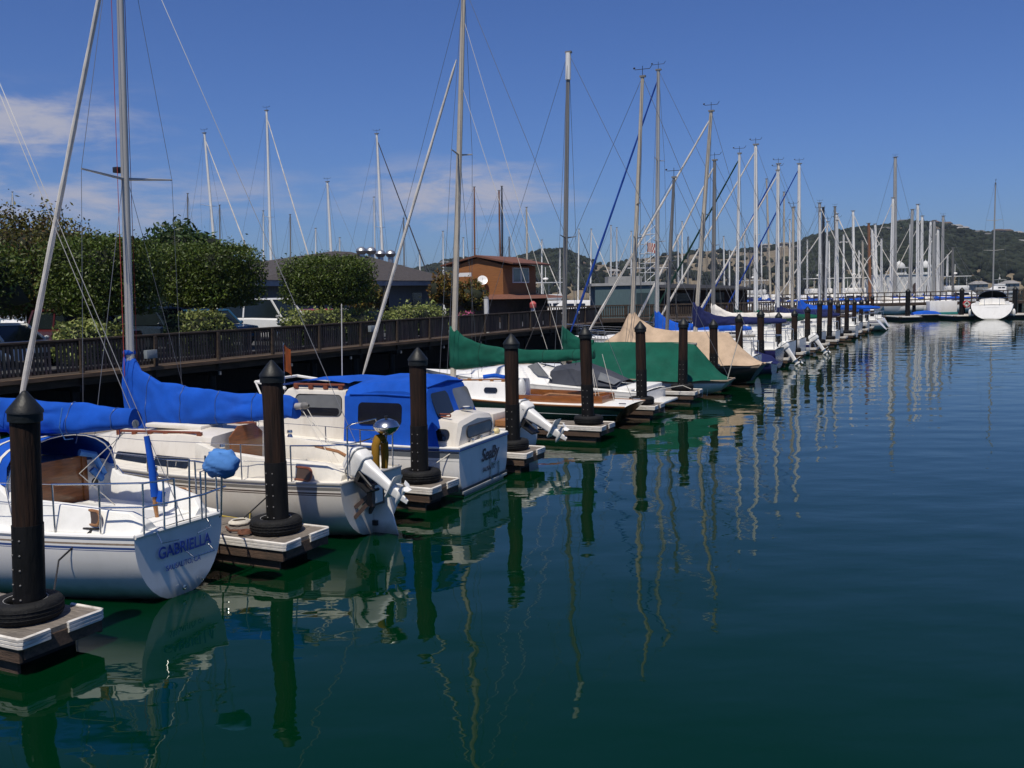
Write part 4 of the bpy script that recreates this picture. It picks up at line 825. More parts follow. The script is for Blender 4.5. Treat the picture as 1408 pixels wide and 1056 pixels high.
secs = [(-3.2, .82, .72, .62, 1.22), (-4.6, .80, .68, .64, 1.22), (-6.4, .55, .42, .75, 1.08), (-6.9, .4, .3, .8, .95)]
cb = trunk(g, secs, M_white)
for cx in (-3.75, -4.75, -5.6): side_plate(cb, 'porthole', M_glass, secs, cx, .98-.0*(cx+3.7), .44, .16, .078)
h = MB(); h.tube([(-3.3, -.64, 1.29), (-5.4, -.53, 1.22)], .022, 6)
for k in range(6): h.box(-3.4-k*.38-.05, -3.4-k*.38+.05, -.65+.02*k, -.60+.02*k, 1.16, 1.29)
h.build('handrail', M_teakx, cb)
MB().tube([(-3.5, -.3, 1.32), (-3.9, -.2, 1.36), (-4.2, -.35, 1.32)], .06, 8).build('blue_towel', M_blue, g)
MB().plate([(-3.18, -.35, .7), (-3.18, .35, .7), (-3.18, .35, 1.2), (-3.18, -.35, 1.2)], (1, 0, 0), .02).build('companionway_door', M_stripebrown, g)
mast(g, (-5.42, 0, 1.1), (-4.72, 0, 12.6), .095, M_masttan, [(.585, .62)], chain=1.0, bow=(-8.75, 0, 1.12), stern=(.30, 0, .7), wr=.007, n=12)
bo = MB(); bo.tube([(-5.35, 0, 1.72), (-.95, 0, 1.93)], .055, 10); bo.build('boom', M_alu, g)
sail_cover(g, -5.40, 0, [(-.06, 1.55, 2.80), (.10, 1.50, 2.72), (.40, 1.52, 2.50), (.9, 1.58, 2.30), (1.6, 1.66, 2.16), (2.6, 1.72, 2.10), (3.6, 1.78, 2.12), (4.3, 1.84, 2.16), (4.55, 1.86, 2.10)], M_green, seed=21, wid=.20, ties=(1.0, 2.0, 3.0, 4.0))
furled(g, (-8.72, 0, 1.22), (-5.02, 0, 10.55), .062, M_sailw)
wires(g, [[(-.95, 0, 1.9), (-.75, -.1, .68)], [(-.98, .05, 1.9), (-.72, .1, .68)], [(-.62, .05, 2.0), (-.3, .12, .66)], [(-2.4, 0, 9.5), (-3.3, .0, 2.1)]][:3], .009, M_ropew, 'mainsheet')
wires(g, [[(-4.80, 0, 11.8), (-1.8, 0, 2.14)], [(-4.9, .0, 9.9), (-2.3, .05, 2.12)]], .007, M_ropew, 'lazy_line')
wc = MB()
for sg in (-1, 1): wc.lathe([(0, .14), (.045, .14), (.05, .10), (.03, .07), (.06, 0)], (-2.6, sg*.88, .66), 12)
wc.build('winch', M_steel, g)
bl = MB(); bl.tube([(-2.62, -.84, .70), (-2.0, -.5, .9), (-1.2, -.1, .82), (-.6, .2, .9)], .03, 7); bl.build('spare_tiller', M_teakx, g)
cm = MB(); cm.ell((-2.95, -.35, 1.02), (.12, .16, .30), 12, 8); cm.build('folded_cover', M_palegrey, g)
[MB().tube([(.1, y, .70), (.3, y, .70)], .016).build('cleat', M_steel, g) for y in (-.6, .6)]

# ---------------------------------------------------------------- white powerboat
g = thing('powerboat', 'white powerboat with dark grey canvas, between the green sailboat and the green tarpaulin', 'powerboat', P(-.35, 22.55, 0), -A)
_, ed = hull(g, 8.4, 1.35, .62, hs=1.2, zmid=.86, zbow=1.15, xs=0.0, mats=(M_white, M_palegrey, M_stripegrey, M_bottom), stripes=((0.0, .04, 1), (.12, .135, 2)), p=3.4, draft=.4, zst=-.2, boot=(.05, 3), fwd=2.4)
deck(g, ed, M_deckw, camber=.05)
s4 = [(-3.2, 1.08, .80, .80, 1.16), (-4.0, 1.06, .74, .82, 1.34), (-5.2, .9, .6, .9, 1.30), (-6.6, .6, .34, .98, 1.14), (-7.3, .3, .16, 1.0, 1.06)]
trunk(g, s4, M_white, rnd=.14, camber=.08)
cv = MB(); cv.loft([[(x, -w, .80), (x, -w+.12, zt-.15), (x, -.3, zt), (x, .3, zt), (x, w-.12, zt-.15), (x, w, .80)] for x, w, zt in ((-.9, 1.0, .92), (-1.6, 1.02, 1.22), (-2.4, 1.0, 1.48), (-3.2, .92, 1.36))], closed=False); cv.build('cockpit_canvas', M_greyc, g)
MB().plate([(-.92, -.5, .95), (-1.55, -.62, 1.2), (-1.5, -1.0, 1.0), (-.95, -1.02, .86)], (.3, -.3, 1), .01).build('clear_panel', M_greyglass, g)
wsn = MB(); wsn.tube([(-3.1, -.95, 1.0), (-3.7, -.7, 1.52), (-3.7, .7, 1.52), (-3.1, .95, 1.0)], .022, 6); wsn.tube([(-3.7, 0, 1.52), (-4.0, 0, 1.36)], .015, 6); wsn.build('windscreen_frame', M_mastw, g)
MB().plate([(-3.15, -.9, 1.05), (-3.68, -.68, 1.50), (-4.1, -.62, 1.36), (-3.6, -.9, 1.08)], (0, -1, .4), .01).build('windscreen', M_greyglass, g)
MB().box(-.85, -.05, -1.05, 1.05, .62, .78).build('engine_hatch', M_deckw, g, bevel=.04)
sp = MB(); sp.box(-.02, .5, -.95, .95, .24, .32); sp.build('swim_platform', M_white, g, bevel=.03)
MB().ell((-.3, -1.05, .7), (.1, .03, .03)).build('cleat', M_steel, g)

# ---------------------------------------------------------------- boats under tarpaulins
def tarp(name, label, m, w0, u, rows, seed):
    """rows: (x, half width at the edge, edge z, ridge z)"""
    rr = []; rows2 = []
    for a, b in zip(rows, rows[1:]):
        k = max(1, int(abs(b[0]-a[0])/.12))
        rows2 += [tuple(a[i]+(b[i]-a[i])*j/k for i in range(4)) for j in range(k)]
    rows2.append(rows[-1])
    for x, w, ze, zr in rows2:
        ring = []
        for k in range(25):
            f = -1+k/12; af = abs(f); z = zr+(ze-zr)*(af**1.15)-.10*math.sin(math.pi*af)*(zr-ze)*.6; y = f*w
            n = mnoise.noise(Vector((x*1.1+seed, y*1.8, z)))*.06+fold(x*1.5+z*1.6+seed, y*1.2-x*.3, z)*.075+mnoise.noise(Vector((x*4+seed, y*4, z*4)))*.012
            s = math.sin(math.pi*(.12+.76*af)); ring.append((x+n*.3, y+math.copysign(n*s, f), z+n*s*.7-(.03 if 0 < k < 24 else 0)+(.02*math.sin(x*5) if k in (0, 24) else 0)))
        rr.append(ring)
    o = MB().loft(rr, closed=False).build(name, m, None, loc=P(w0, u, 0), rotz=-A, angle=70); return tag(o, label, 'boat cover')
g = thing('sailboat', 'white sailboat with wooden rail under the green tarpaulin', 'sailboat', P(0, 26.6, 0), -A)
_, ed = hull(g, 10.4, 1.32, .60, hs=.50, zmid=.56, zbow=1.2, xs=1.12, mats=(M_white, M_wornteak, M_stripebrown, M_bottom), stripes=((0.0, .07, 1),), p=2.2, draft=.4, zst=.20, srake=-.42, boot=(.05, 3))
deck(g, ed, M_wornteak); toerail(g, ed, M_wornteak, .03)
trunk(g, [(-2.2, .8, .7, .6, 1.0), (-6, .7, .6, .65, 1.05), (-7.5, .4, .3, .75, .85)], M_white)
mast(g, (-5.17, 0, .95), (-4.80, 0, 12.35), .095, M_alud, [(.42, .75)], chain=1.1, bow=(-9.0, 0, 1.2), stern=(1.05, 0, .65), wr=.008, vane=False, n=12)
MB().tube([(-4.825, 0, 11.4), (-4.80, 0, 12.34)], .10, 12).build('masthead_sleeve', M_mastw, g)
bo = MB(); bo.tube([(-5.1, 0, 1.80), (-.1, 0, 1.84)], .05, 8); bo.build('boom', M_alud, g)
sail_cover(g, -5.15, 0, [(-.05, 1.55, 2.5), (.15, 1.5, 2.35), (.6, 1.55, 2.05), (1.2, 1.6, 1.98)], M_green, seed=31, wid=.18)
wires(g, [[(1.0, -.1, .62), (1.35, -.1, 1.9), (1.50, -.1, 2.45)]], .014, M_ropew, 'backstay_sleeve')
wires(g, [[(.25, -.56, .66), (.28, -.60, .3), (.24, -.56, .05)], [(.40, -.5, .66), (.43, -.56, .3), (.4, -.52, .08)]], .010, M_palegrey, 'hanging_line')
tarp('boat_cover', 'green tarpaulin tented over the white sailboat boom', M_green, 0, 26.6, [(-4.6, 1.18, .66, 1.72), (-3.9, 1.30, .62, 1.93), (-2.4, 1.36, .60, 1.93), (-1.0, 1.24, .61, 1.94), (-.2, 1.08, .62, 1.93), (.35, .86, .63, 1.28), (.75, .66, .63, .86), (1.02, .50, .63, .68)], 3)
tarp('boat_cover', 'dark navy canvas ahead of the green tarpaulin, behind the green boom cover', M_navy, -4.6, 23.4, [(-1.5, .9, 1.45, 1.72), (0, .95, 1.5, 1.82), (1.6, .8, 1.5, 1.74)], 5)
g = thing('sailboat', 'sailboat under the beige tarpaulin', 'sailboat', P(0, 30.7, 0), -A)
_, ed = hull(g, 10.4, 1.35, .82, hs=.62, zmid=.75, zbow=1.2, xs=1.35, mats=(M_stripeblack, M_wornteak, M_white, M_bottom), stripes=((0.0, .06, 1),), p=2.3, draft=.4, zst=.2, srake=-.45, boot=(.05, 3))
deck(g, ed, M_wornteak)
mast(g, (-3.98, 0, .9), (-3.38, 0, 12.1), .095, M_masttan, [(.44, .55), (.56, .1)], chain=1.1, bow=(-8.8, 0, 1.2), stern=(1.25, 0, .9), wr=.009, n=12)
tarp('boat_cover', 'beige tarpaulin tented over a sailboat and lashed to its mast', M_beige, 0, 30.7, [(-5.9, .9, .85, 1.2), (-5.1, 1.2, .85, 1.72), (-4.4, 1.32, .84, 2.15), (-4.05, 1.34, .84, 2.85), (-3.8, 1.36, .84, 2.95), (-3.55, 1.36, .84, 2.6), (-3.0, 1.38, .84, 2.28), (-2.0, 1.38, .84, 2.15), (-.6, 1.22, .84, 2.12), (0.0, 1.12, .85, 2.08), (.55, .9, .85, 1.5), (1.0, .75, .86, 1.12), (1.34, .55, .88, .95)], 9)
MB()
rp = MB(); rp.tube([P(.35, 24.3, .5), P(.1, 24.2, .62), P(-.25, 22.9, .62)], .012, 5); tag(rp.build('mooring_rope', M_ropew), 'pale rope between the powerboat and the seventh finger dock', 'rope')

pn = thing('pennant', 'small rust coloured cloth on a short staff ahead of the cruiser roof', 'pennant', P(-4.3, 9.6, 1.95), -A)
MB().tube([(0, 0, -.5), (.02, 0, .85)], .012, 5).build('staff', M_steel, pn)
pc_ = MB(); pc_.loft([[(.02+x, .05*math.sin(x*14+z*3), z-.5*x) for z in (.25, .45, .65, .82)] for x in np.linspace(0, .22, 6)], closed=False); pc_.build('cloth', canvas('rust_cloth', (.22, .055, .015)), pn)
# ================================================================== FARTHER BOATS OF THE ROW
def sloop(label, loc, rotz, L=9.0, hm=None, stripe=None, mbase=-4.4, mtop=(-4.1, 11.0), mr=.085, mm=None, spread=((.5, .7),), cover=None, cz=(1.55, 2.7), bl=3.9, jib=None, jibx=None, group=None, dodger=None, detail=2, zs=.9, wr=.009, hs=.75, roll=0.0, name='sailboat', white_deck=None, boot=None, srake=.0, vane=True, mlabel=None):
    g = thing(name, label, 'sailboat', loc, rotz, group); hm = hm or M_white; mm = mm or M_mastw; hb = .155*L
    _, ed = hull(g, L, hb, zs, hs=hs*hb/1.3*1.15, zmid=zs-.03, zbow=zs+.3, xs=0.0, mats=(hm, M_alud, stripe or hm, boot or M_bottom), stripes=((0.0, .04, 1), (.10, .2, 2)), p=2.25, draft=.4, zst=.05, srake=srake, boot=(.05, 3))
    deck(g, ed, white_deck or M_deckw)
    secs = [(-.29*L, .62*hb, .52*hb, zs, zs+.55), (-.5*L, .6*hb, .48*hb, zs, zs+.52), (-.78*L, .3*hb, .22*hb, zs+.15, zs+.3)]
    cb = trunk(g, secs, M_white)
    if detail > 1:
        for cx in (-.36*L, -.48*L): side_plate(cb, 'window', M_glass, secs, cx, zs+.3, .09*L, .17, .07); side_plate(cb, 'window', M_glass, secs, cx, zs+.3, .09*L, .17, .07, side=1)
        c = MB()
        for sg in (-1, 1): c.loft([[(x, sg*y, zs-.02), (x, sg*y, zs+.28), (x, sg*(y-.12), zs+.28), (x, sg*(y-.12), zs-.02)] for x, y in ((-.2, .5*hs), (-.15*L, .66*hb), (-.29*L, .66*hb))])
        c.build('coaming', M_deckw, g)
        hx = hs*hb/1.3*1.1
        rail_tube(g, [[(-1.0, -hx, zs+.58), (-.1, -hx*.85, zs+.6), (0, -.2, zs+.6), (0, .2, zs+.6), (-.1, hx*.85, zs+.6), (-1.0, hx, zs+.58)], [(-.1, -hx*.85, zs), (-.1, -hx*.85, zs+.6)], [(-.1, hx*.85, zs), (-.1, hx*.85, zs+.6)], [(-1, hx, zs), (-1, hx, zs+.6)], [(-1, -hx, zs), (-1, -hx, zs+.6)]], .016)
        rail_tube(g, [[(-L*.88, -.3*hb, zs+.8), (-L*1.0, 0, zs+.95), (-L*.88, .3*hb, zs+.8)], [(-L*.88, -.3*hb, zs+.2), (-L*.88, -.3*hb, zs+.8)], [(-L*.88, .3*hb, zs+.2), (-L*.88, .3*hb, zs+.8)], [(-L*.97, 0, zs+.25), (-L*.99, 0, zs+.9)]], .016, name='pulpit')
        for sg in (-1, 1): stanchions(g, [(-1.0, sg*hx, zs), (-.35*L, sg*hb*.96, zs), (-.6*L, sg*hb*.86, zs+.05), (-.88*L, sg*.3*hb, zs+.2)], .58, (.58, .3), r=.014)
    mb_ = Vector((mbase, 0, zs+.5)); mt = Vector((mtop[0], roll, mtop[1]))
    mast(g, mb_, mt, mr, mm, spread, chain=hb*.85, bow=None if jib else (-L*.98, 0, zs+.35), stern=(-.05, 0, zs+.05), wr=wr, vane=vane, n=8)
    bo = MB(); bo.tube([(mbase+.08, 0, cz[0]+.05), (mbase+bl, 0, cz[0]+.18)], .06, 8); bo.build('boom', mm, g)
    if cover:
        z0, z1 = cz; sail_cover(g, mbase, 0, [(-.08, z0-.05, z1), (.12, z0-.1, z1-.1), (.5, z0-.05, z0+(z1-z0)*.6), (1.1, z0, z0+(z1-z0)*.42), (bl*.55, z0+.05, z0+.42), (bl-.3, z0+.1, z0+.36), (bl, z0+.14, z0+.3)], cover, seed=random.randint(0, 99), wid=.2)
    if jib: furled(g, (jibx if jibx else -L*.97, 0, zs+.42), tuple(mb_.lerp(mt, .97)), .075, jib)
    if dodger:
        d = MB(); d.loft([arch(-.27*L, .58*hb, zs+.5, zs+1.15), arch(-.33*L, .58*hb, zs+.52, zs+1.18), arch(-.40*L, .55*hb, zs+.5, zs+.62)], closed=False); d.build('dodger', dodger, g, angle=60)
    return g
M_jibblue = canvas('blue_furled_sail', (0.012, 0.055, 0.30)); M_jibgreen = M_dkgreenc
ROWB = [   # u, label, options
 (34.85, 'white sailboat beyond the beige tarpaulin, grey mast with no sail cover', dict(mbase=-4.0, mtop=(-3.62, 8.6), mm=M_alud, mr=.085, L=8.2)),
 (38.95, 'navy hulled sailboat with navy boom cover behind the beige tarpaulin', dict(hm=M_navyhull, mbase=-4.0, mtop=(-3.2, 12.0), mm=M_masttan, mr=.11, L=10, cover=M_navy, cz=(2.0, 3.15), bl=4.3, jib=M_sailw, zs=.95, spread=((.55, .7),))),
 (43.0, 'tall white sailboat with bright blue boom cover and blue furled jib', dict(mbase=-7.0, mtop=(-6.83, 15.1), mm=M_alu, mr=.12, L=12.5, cover=M_blue, cz=(1.5, 2.75), bl=5.0, jib=M_jibblue, jibx=-12.0, zs=1.05, spread=((.35, 1.1), (.66, .85)))),
 (47.0, 'white sailboat with white boom cover draped to its grey mast', dict(mbase=-4.9, mtop=(-4.8, 10.8), mm=M_alud, mr=.12, L=10, cover=M_sailw, cz=(2.0, 3.0), bl=4.6, jib=M_sailw, spread=((.5, .8),), zs=1.0)),
 (51.0, 'white sailboat with slender white mast and dark green furled jib', dict(mbase=-4.5, mtop=(-4.34, 11.6), mr=.10, L=10.5, jib=M_jibgreen, stripe=M_stripegrey, cover=M_dkgreenc, cz=(1.7, 2.6))),
 (55.0, 'white sailboat with stout white mast and green boom cover', dict(mbase=-4.1, mtop=(-4.15, 12.6), mr=.14, L=11, jib=M_sailw, cover=M_green, cz=(1.7, 2.5), zs=1.0, dodger=M_green)),
 (59.0, 'white sailboat with navy dodger and white mast, sixteenth slip', dict(mbase=-3.8, mtop=(-3.9, 11.4), mr=.11, L=10, jib=M_sailw, cover=M_navy, cz=(1.7, 2.5), dodger=M_navy)),
 (63.0, 'white sailboat with navy boom cover and bright white mast beside the navy dodger boat', dict(mbase=-4.35, mtop=(-4.3, 12.3), mr=.14, L=10.5, jib=M_jibblue, cover=M_navy, cz=(1.8, 2.7))),
 (67.2, 'white sailboat with tan mast and grey boom cover', dict(mbase=-4.6, mtop=(-4.55, 9.6), mr=.12, mm=M_masttan, L=9.5, cover=M_greyc, cz=(1.7, 2.4))),
 (71.2, 'white sailboat with long bright blue boom cover near the row end', dict(mbase=-4.6, mtop=(-4.65, 13.2), mr=.15, L=11, jib=M_jibblue, cover=M_blue, cz=(1.9, 2.9), bl=5.6, dodger=M_blue, zs=1.0)),
 (75.2, 'white sailboat with blue side curtain next to the long blue boom cover', dict(mbase=-3.8, mtop=(-3.8, 9.8), mr=.10, L=9, cover=M_blue, cz=(1.6, 2.2), dodger=M_blue)),
 (79.5, 'white sailboat with navy stripe and sloping white transom near the row end', dict(mbase=-4.2, mtop=(-4.1, 9.2), mr=.10, mm=M_mastw, L=9.5, stripe=M_navyhull, srake=.75, hs=.72, jib=M_sailw)),
 (84.5, 'last white sailboat of the row with outboard on its transom', dict(mbase=-4.2, mtop=(-4.0, 9.6), mr=.10, L=9, srake=.5, cover=M_blue, cz=(1.6, 2.1))),
]
for u, lab, kw in ROWB: sloop(lab, P(random.uniform(-.2, .5) if u < 78 else .6, u, 0), -A+R(random.uniform(-.5, .5)), group='sailboats in the far half of the row', **kw)
def skiff_motor(label, w, u, s=1.0):
    g = thing('motorboat', label, 'motorboat', P(w, u, 0), -A)
    _, ed = hull(g, 5.2, 1.0, .7, hs=.9, zmid=.7, zbow=1.0, mats=(M_white, M_palegrey, M_navyhull, M_bottom), stripes=((0, .04, 1), (.1, .25, 2)), p=3, draft=.3, zst=-.1, boot=(.05, 3))
    deck(g, ed, M_deckw, camber=.02); trunk(g, [(-1.8, .7, .6, .7, 1.3), (-3.2, .6, .5, .75, 1.25), (-4.2, .3, .2, .85, .95)], M_white)
    outboard(g, (.1, .0, .72), R(35), 1.15)
tarp('boat_cover', 'low navy tarpaulin over a small boat behind the tenth piling', M_navy, .2, 36.6, [(-3.2, .6, .6, .9), (-2.2, 1.0, .6, 1.1), (-.6, 1.0, .55, 1.05), (.3, .8, .5, .8), (.6, .5, .45, .5)], 15)
bd = thing('dinghy', 'small navy boat under the low navy tarpaulin', 'dinghy', P(.6, 36.6, 0), -A)
_, ed = hull(bd, 4.6, .95, .52, hs=.7, mats=(M_navyhull, M_white, M_navyhull, M_bottom), stripes=((0, .05, 1),), p=2.6, draft=.2, zst=-.1); deck(bd, ed, M_white)
skiff_motor('small white motorboat with outboard by the twelfth piling', .1, 40.9); skiff_motor('small white motorboat with outboard by the fourteenth piling', .2, 49.0)

# ---------------------------------------------------------------- far pier across the end of the basin
PY = 112.0
pr = thing('pier', 'raised dark timber pier with open railing across the far end of the basin', 'pier', (64, PY, 0))
def lvl(x): return 0.0
b = MB()
for k in range(83): b.box(-33+k*.72, -33+k*.72+.70, -1.3, 1.3, 1.62, 1.70)
b.build('deck_planks', M_plank, pr, smooth=False)
b = MB(); b.box(-33, 27, -1.36, -1.31, 1.40, 1.72); b.box(-33, 27, 1.31, 1.36, 1.40, 1.72); b.box(-33, 27, -.1, .1, 1.35, 1.615); b.build('edge_beam', M_fenced, pr, smooth=False)
b = MB()
for yy in (-1.25, 1.25):
    b.box(-33, 27, yy-.05, yy+.05, 2.86, 2.95); b.box(-33, 27, yy-.03, yy+.03, 2.42, 2.50); b.box(-33, 27, yy-.03, yy+.03, 2.02, 2.09)
b.build('railing', M_fenced, pr, smooth=False)
for k in range(33):
    for yy in (-1.25, 1.25): MB().box(-33+k*1.8, -32.9+k*1.8, yy-.04, yy+.04, 1.705, 2.855).build('rail_post', M_fenced, pr, smooth=False)
for k in range(9):
    for yy in (-1.0, 1.0): MB().tube([(-31+k*6.6, yy, -1), (-31+k*6.6, yy, 1.39)], .2, 10).build('support_post', M_pilelow, pr)
fd = thing('floating_dock', 'low floating dock in front of the far pier', 'dock', (58, 107.2, 0))
MB().box(-17.0, 40, -.8, .8, .32, .42).build('deck_planks', M_plank, fd, smooth=False); MB().box(-17, 40, -.75, .75, -.2, .315).build('float', M_fascia, fd, smooth=False)
for j, (px, lab) in enumerate([(1248, 'left of the pale blue dinghy'), (1322, 'left of the big white sailboat stern'), (1395, 'right of the big white sailboat stern')]):
    q = at(px, 432, 103.5)
    p_ = thing('dock_piling', f'dark timber piling before the far pier, {lab}', 'piling', (q.x, 103.5, 0), 0, 'pilings before the far pier')
    MB().tube([(0, 0, -1), (0, 0, 3.05)], .24, 14).build('shaft', M_pilelow, p_); MB().lathe([(.25, 0), (.28, .02), (.26, .08), (.0, .38)], (0, 0, 3.03), 14).build('cone_cap', M_cap, p_)
    f_ = thing('finger_dock', f'short white edged finger dock before the far pier, {lab}', 'dock', (q.x, 104.2, 0), 0, 'finger docks before the far pier')
    MB().box(-1.2, 1.2, -1.6, 2.2, .3, .42).build('deck_planks', M_plank, f_, smooth=False); b = MB(); b.tube([(-1.2, 2, .38), (-1.2, -1.2, .38), (-.8, -1.62, .38), (.8, -1.62, .38), (1.2, -1.2, .38), (1.2, 2, .38)], .09, 6); b.build('bumper_strip', M_bumper, f_); MB().box(-1.0, 1.0, -1.4, 2.2, -.2, .295).build('float', M_float, f_, smooth=False)
q = at(1276, 430, 106)
dn = thing('dinghy', 'small upturned pale blue dinghy on the floating dock by the far pier', 'dinghy', (q.x, 106.6, .42)); dm = MB()
rgs = [[(x, w*math.cos(a), h*math.sin(a)) for a in np.linspace(0, math.pi, 11)] for x, w, h in ((-1.5, .45, .3), (-1.0, .62, .42), (0, .7, .5), (1.0, .6, .42), (1.7, .12, .2))]
dm.loft(rgs); dm.build('hull', M_blue, dn)
dm = MB(); dm.tube([(-1.5, -.5, .04), (0, -.74, .04), (1.0, -.64, .04), (1.72, 0, .04), (1.0, .64, .04), (0, .74, .04), (-1.5, .5, .04)], .05, 6); dm.build('rub_rail', M_white, dn)
q = at(1322, 423, 107)
bx = thing('dock_box', 'white dock box with teal lid at the far floating dock', 'box', (q.x-2.2, 107.0, .42)); MB().box(-1.5, 1.5, -.5, .5, 0.0, 1.5).build('body', M_white, bx, bevel=.05); MB().box(-1.55, 1.55, -.55, .55, -.0, .28).build('base', mat('teal_paint', (.02, .2, .19), .5), bx, bevel=.02)
q = at(1325, 418, 106)
rg_ = thing('life_ring', 'red life ring hanging on the piling left of the big white stern', 'life ring', (q.x-1.0, 103.2, 1.6)); MB().torus((0, 0, 0), .30, .10, 20, 8).build('ring', mat('red_plastic', (.45, .02, .02), .5), rg_); MB().torus((0, 0, 0), .30, .11, 4, 8).build('strap', M_white, rg_); rg_.rotation_euler = (R(90), 0, 0)
# big white sailboat seen from astern
q = at(1360, 440, 101)
g = thing('sailboat', 'large white sailboat seen from astern with black sprayhood at the far pier', 'sailboat', (q.x, 100.5, 0), R(-117))
_, ed = hull(g, 12.5, 2.08, 1.5, hs=1.95, zmid=1.45, zbow=1.8, mats=(M_white, M_alud, M_stripegrey, M_bottom), stripes=((0.0, .05, 1), (.12, .2, 2)), p=2.0, draft=.4, zst=-.05, srake=.6, boot=(.06, 3)); deck(g, ed, M_deckw)
cb = trunk(g, [(-2.8, 1.35, 1.1, 1.45, 2.1), (-6, 1.3, 1.0, 1.5, 2.15), (-9.5, .7, .5, 1.6, 1.9)], M_white)
c = MB()
for sg in (-1, 1): c.loft([[(x, sg*y, 1.42), (x, sg*y, 1.85), (x, sg*(y-.35), 1.85), (x, sg*(y-.35), 1.42)] for x, y in ((-.2, 1.55), (-2.9, 1.6))])
c.build('coaming', M_white, g, bevel=.05)
MB().loft([arch(-2.6, 1.45, 1.6, 2.95), arch(-3.6, 1.45, 1.65, 3.0), arch(-4.7, 1.3, 1.75, 2.2)], closed=False).build('sprayhood', M_black, g, angle=60)
rail_tube(g, [[(-1.8, -1.75, 2.2), (-.1, -1.65, 2.25), (.05, -.7, 2.25), (.05, -.7, 1.5)], [(-1.8, 1.75, 2.2), (-.1, 1.65, 2.25), (.05, .7, 2.25), (.05, .7, 1.5)]], .022)
MB().plate([(.10, y, z) for y, z in rrect(0, 1.0, 1.5, .5, .1)], (1, 0, 0), .01).build('transom_hatch', M_palegrey, g)
MB().torus((-1.2, 0, 2.2), .5, .03, 24, 6).build('steering_wheel', M_steel, g)
mast(g, (-5.2, 0, 2.1), (-5.0, .0, 14.4), .12, M_alu, [(.42, 1.0), (.68, .8)], chain=1.6, bow=(-12.2, 0, 1.9), stern=(0, 0, 1.6), wr=.008)
fn = MB()
for sg in (-1, 1): fn.ell((-.4, sg*2.05, .7), (.16, .16, .4))
fn.build('fender', M_white, g)

# ---------------------------------------------------------------- farther sailboats, by the mast each one shows
def far_boat(label, top, basex, Y, mm, spread=((.5, .8),), jib=None, cover=None, heading='L', vane=True, stripe=None, group=None, mr=None, hm=None, d=1, L=None):
    a = at(basex, 398, Y); b = at(top[0], top[1], Y); h = b.z
    L = L or max(7.5, min(14, h*.78)); rot = {'L': -A, 'R': math.pi-A, 'N': R(-100), 'F': R(80)}[heading]
    mbase = -.47*L; dirv = Vector((math.cos(rot), math.sin(rot), 0))
    ax = b.x+(a.x-b.x)*((b.z-1.4)/max(.5, b.z-a.z)); loc = Vector((ax, Y, 0))-dirv*mbase
    lean = (b.x-ax); mt = mbase+lean*dirv.x; rl = lean*(-math.sin(rot))
    return sloop(label, loc, rot, L=L, mbase=mbase, mtop=(mt, h), mr=mr or .0024*Y*.45+.045, mm=mm, spread=spread, jib=jib, cover=cover, cz=(1.7, 2.6), bl=.4*L, stripe=stripe, group=group, detail=d, wr=.00012*Y, vane=vane, roll=rl, hm=hm, zs=1.0)
LEFTM = [(17, 264, 18, 'white'), (82, 269, 83, 'grey'), (258, 266, 259, 'grey'), (281, 183, 300, 'white'), (302, 282, 303, 'grey'), (366.5, 152, 374, 'white'), (362, 290, 363, 'white'), (399, 295, 400, 'grey'), (434, 314, 434.5, 'white'), (450, 250, 458, 'white'), (467, 327, 467.5, 'white'), (514, 271, 517, 'white'), (518, 184, 528, 'white'), (555, 300, 556, 'grey'), (577, 344, 578, 'white'), (609, 318, 610, 'white'), (637, 327, 638, 'white')]
MMs = dict(white=M_mastw, grey=M_alud, tan=M_masttan, wood=M_mastwood, black=M_mastblack, alu=M_alu)
for i, (tx, ty, bx_, c) in enumerate(LEFTM):
    big = ty < 260; j = M_sailw if tx in (281, 366.5) else (M_greyc if tx in (518, 82) else None)
    far_boat(f'{c} masted sailboat moored beyond the parked cars and trees, {ORD[i+1]} mast from the left there', (tx, ty), bx_, 92 if big else 128, MMs[c], spread=((.62, 1.2),) if tx == 281 else ((.5, .8),), jib=j, heading='R' if j else random.choice('LR'), group='sailboats beyond the parking', vane=big, mr=.155 if big else .12, L=13 if big else 8.5)
MIDM = [(652, 257, 653, 'wood'), (686, 262, 689, 'wood'), (690, 256, 691, 'black'), (700, 326, 701, 'grey'), (724, 285, 725, 'tan'), (796, 315, 795, 'white'), (813, 315, 812, 'white'), (840, 310, 840, 'white'), (848, 313, 848, 'white'), (868, 318, 868, 'white'), (922, 305, 921, 'white'), (932, 323, 933, 'white'), (938, 305, 938, 'white'), (995, 325, 996, 'white'), (1054, 246, 1059, 'tan'), (1078, 264, 1078, 'tan')]
MIDM = sorted(MIDM+[(905, 332, 905, 'white'), (946, 326, 946, 'grey'), (963, 336, 963, 'white'), (1003, 344, 1003, 'white'), (1024, 322, 1024, 'white'), (1031, 345, 1031, 'grey'), (1047, 331, 1047, 'white'), (1086, 302, 1086, 'white'), (1110, 329, 1110, 'white'), (770, 342, 770, 'white'), (745, 330, 745, 'white')])
for i, (tx, ty, bx_, c) in enumerate(MIDM):
    far_boat(f'{c if c != "wood" else "wooden"} masted sailboat beyond the boardwalk end, {ORD[i+1]} such mast from the left', (tx, ty), bx_, 135, MMs[c], jib=M_sailw if tx in (724, 813, 868) else (M_greyc if tx == 796 else None), heading='R' if tx in (724, 796, 813) else random.choice('LR'), cover=random.choice([M_blue, M_sailw, M_navy, None]), group='sailboats beyond the boardwalk end', vane=False, mr=.15 if ty < 300 else .12)
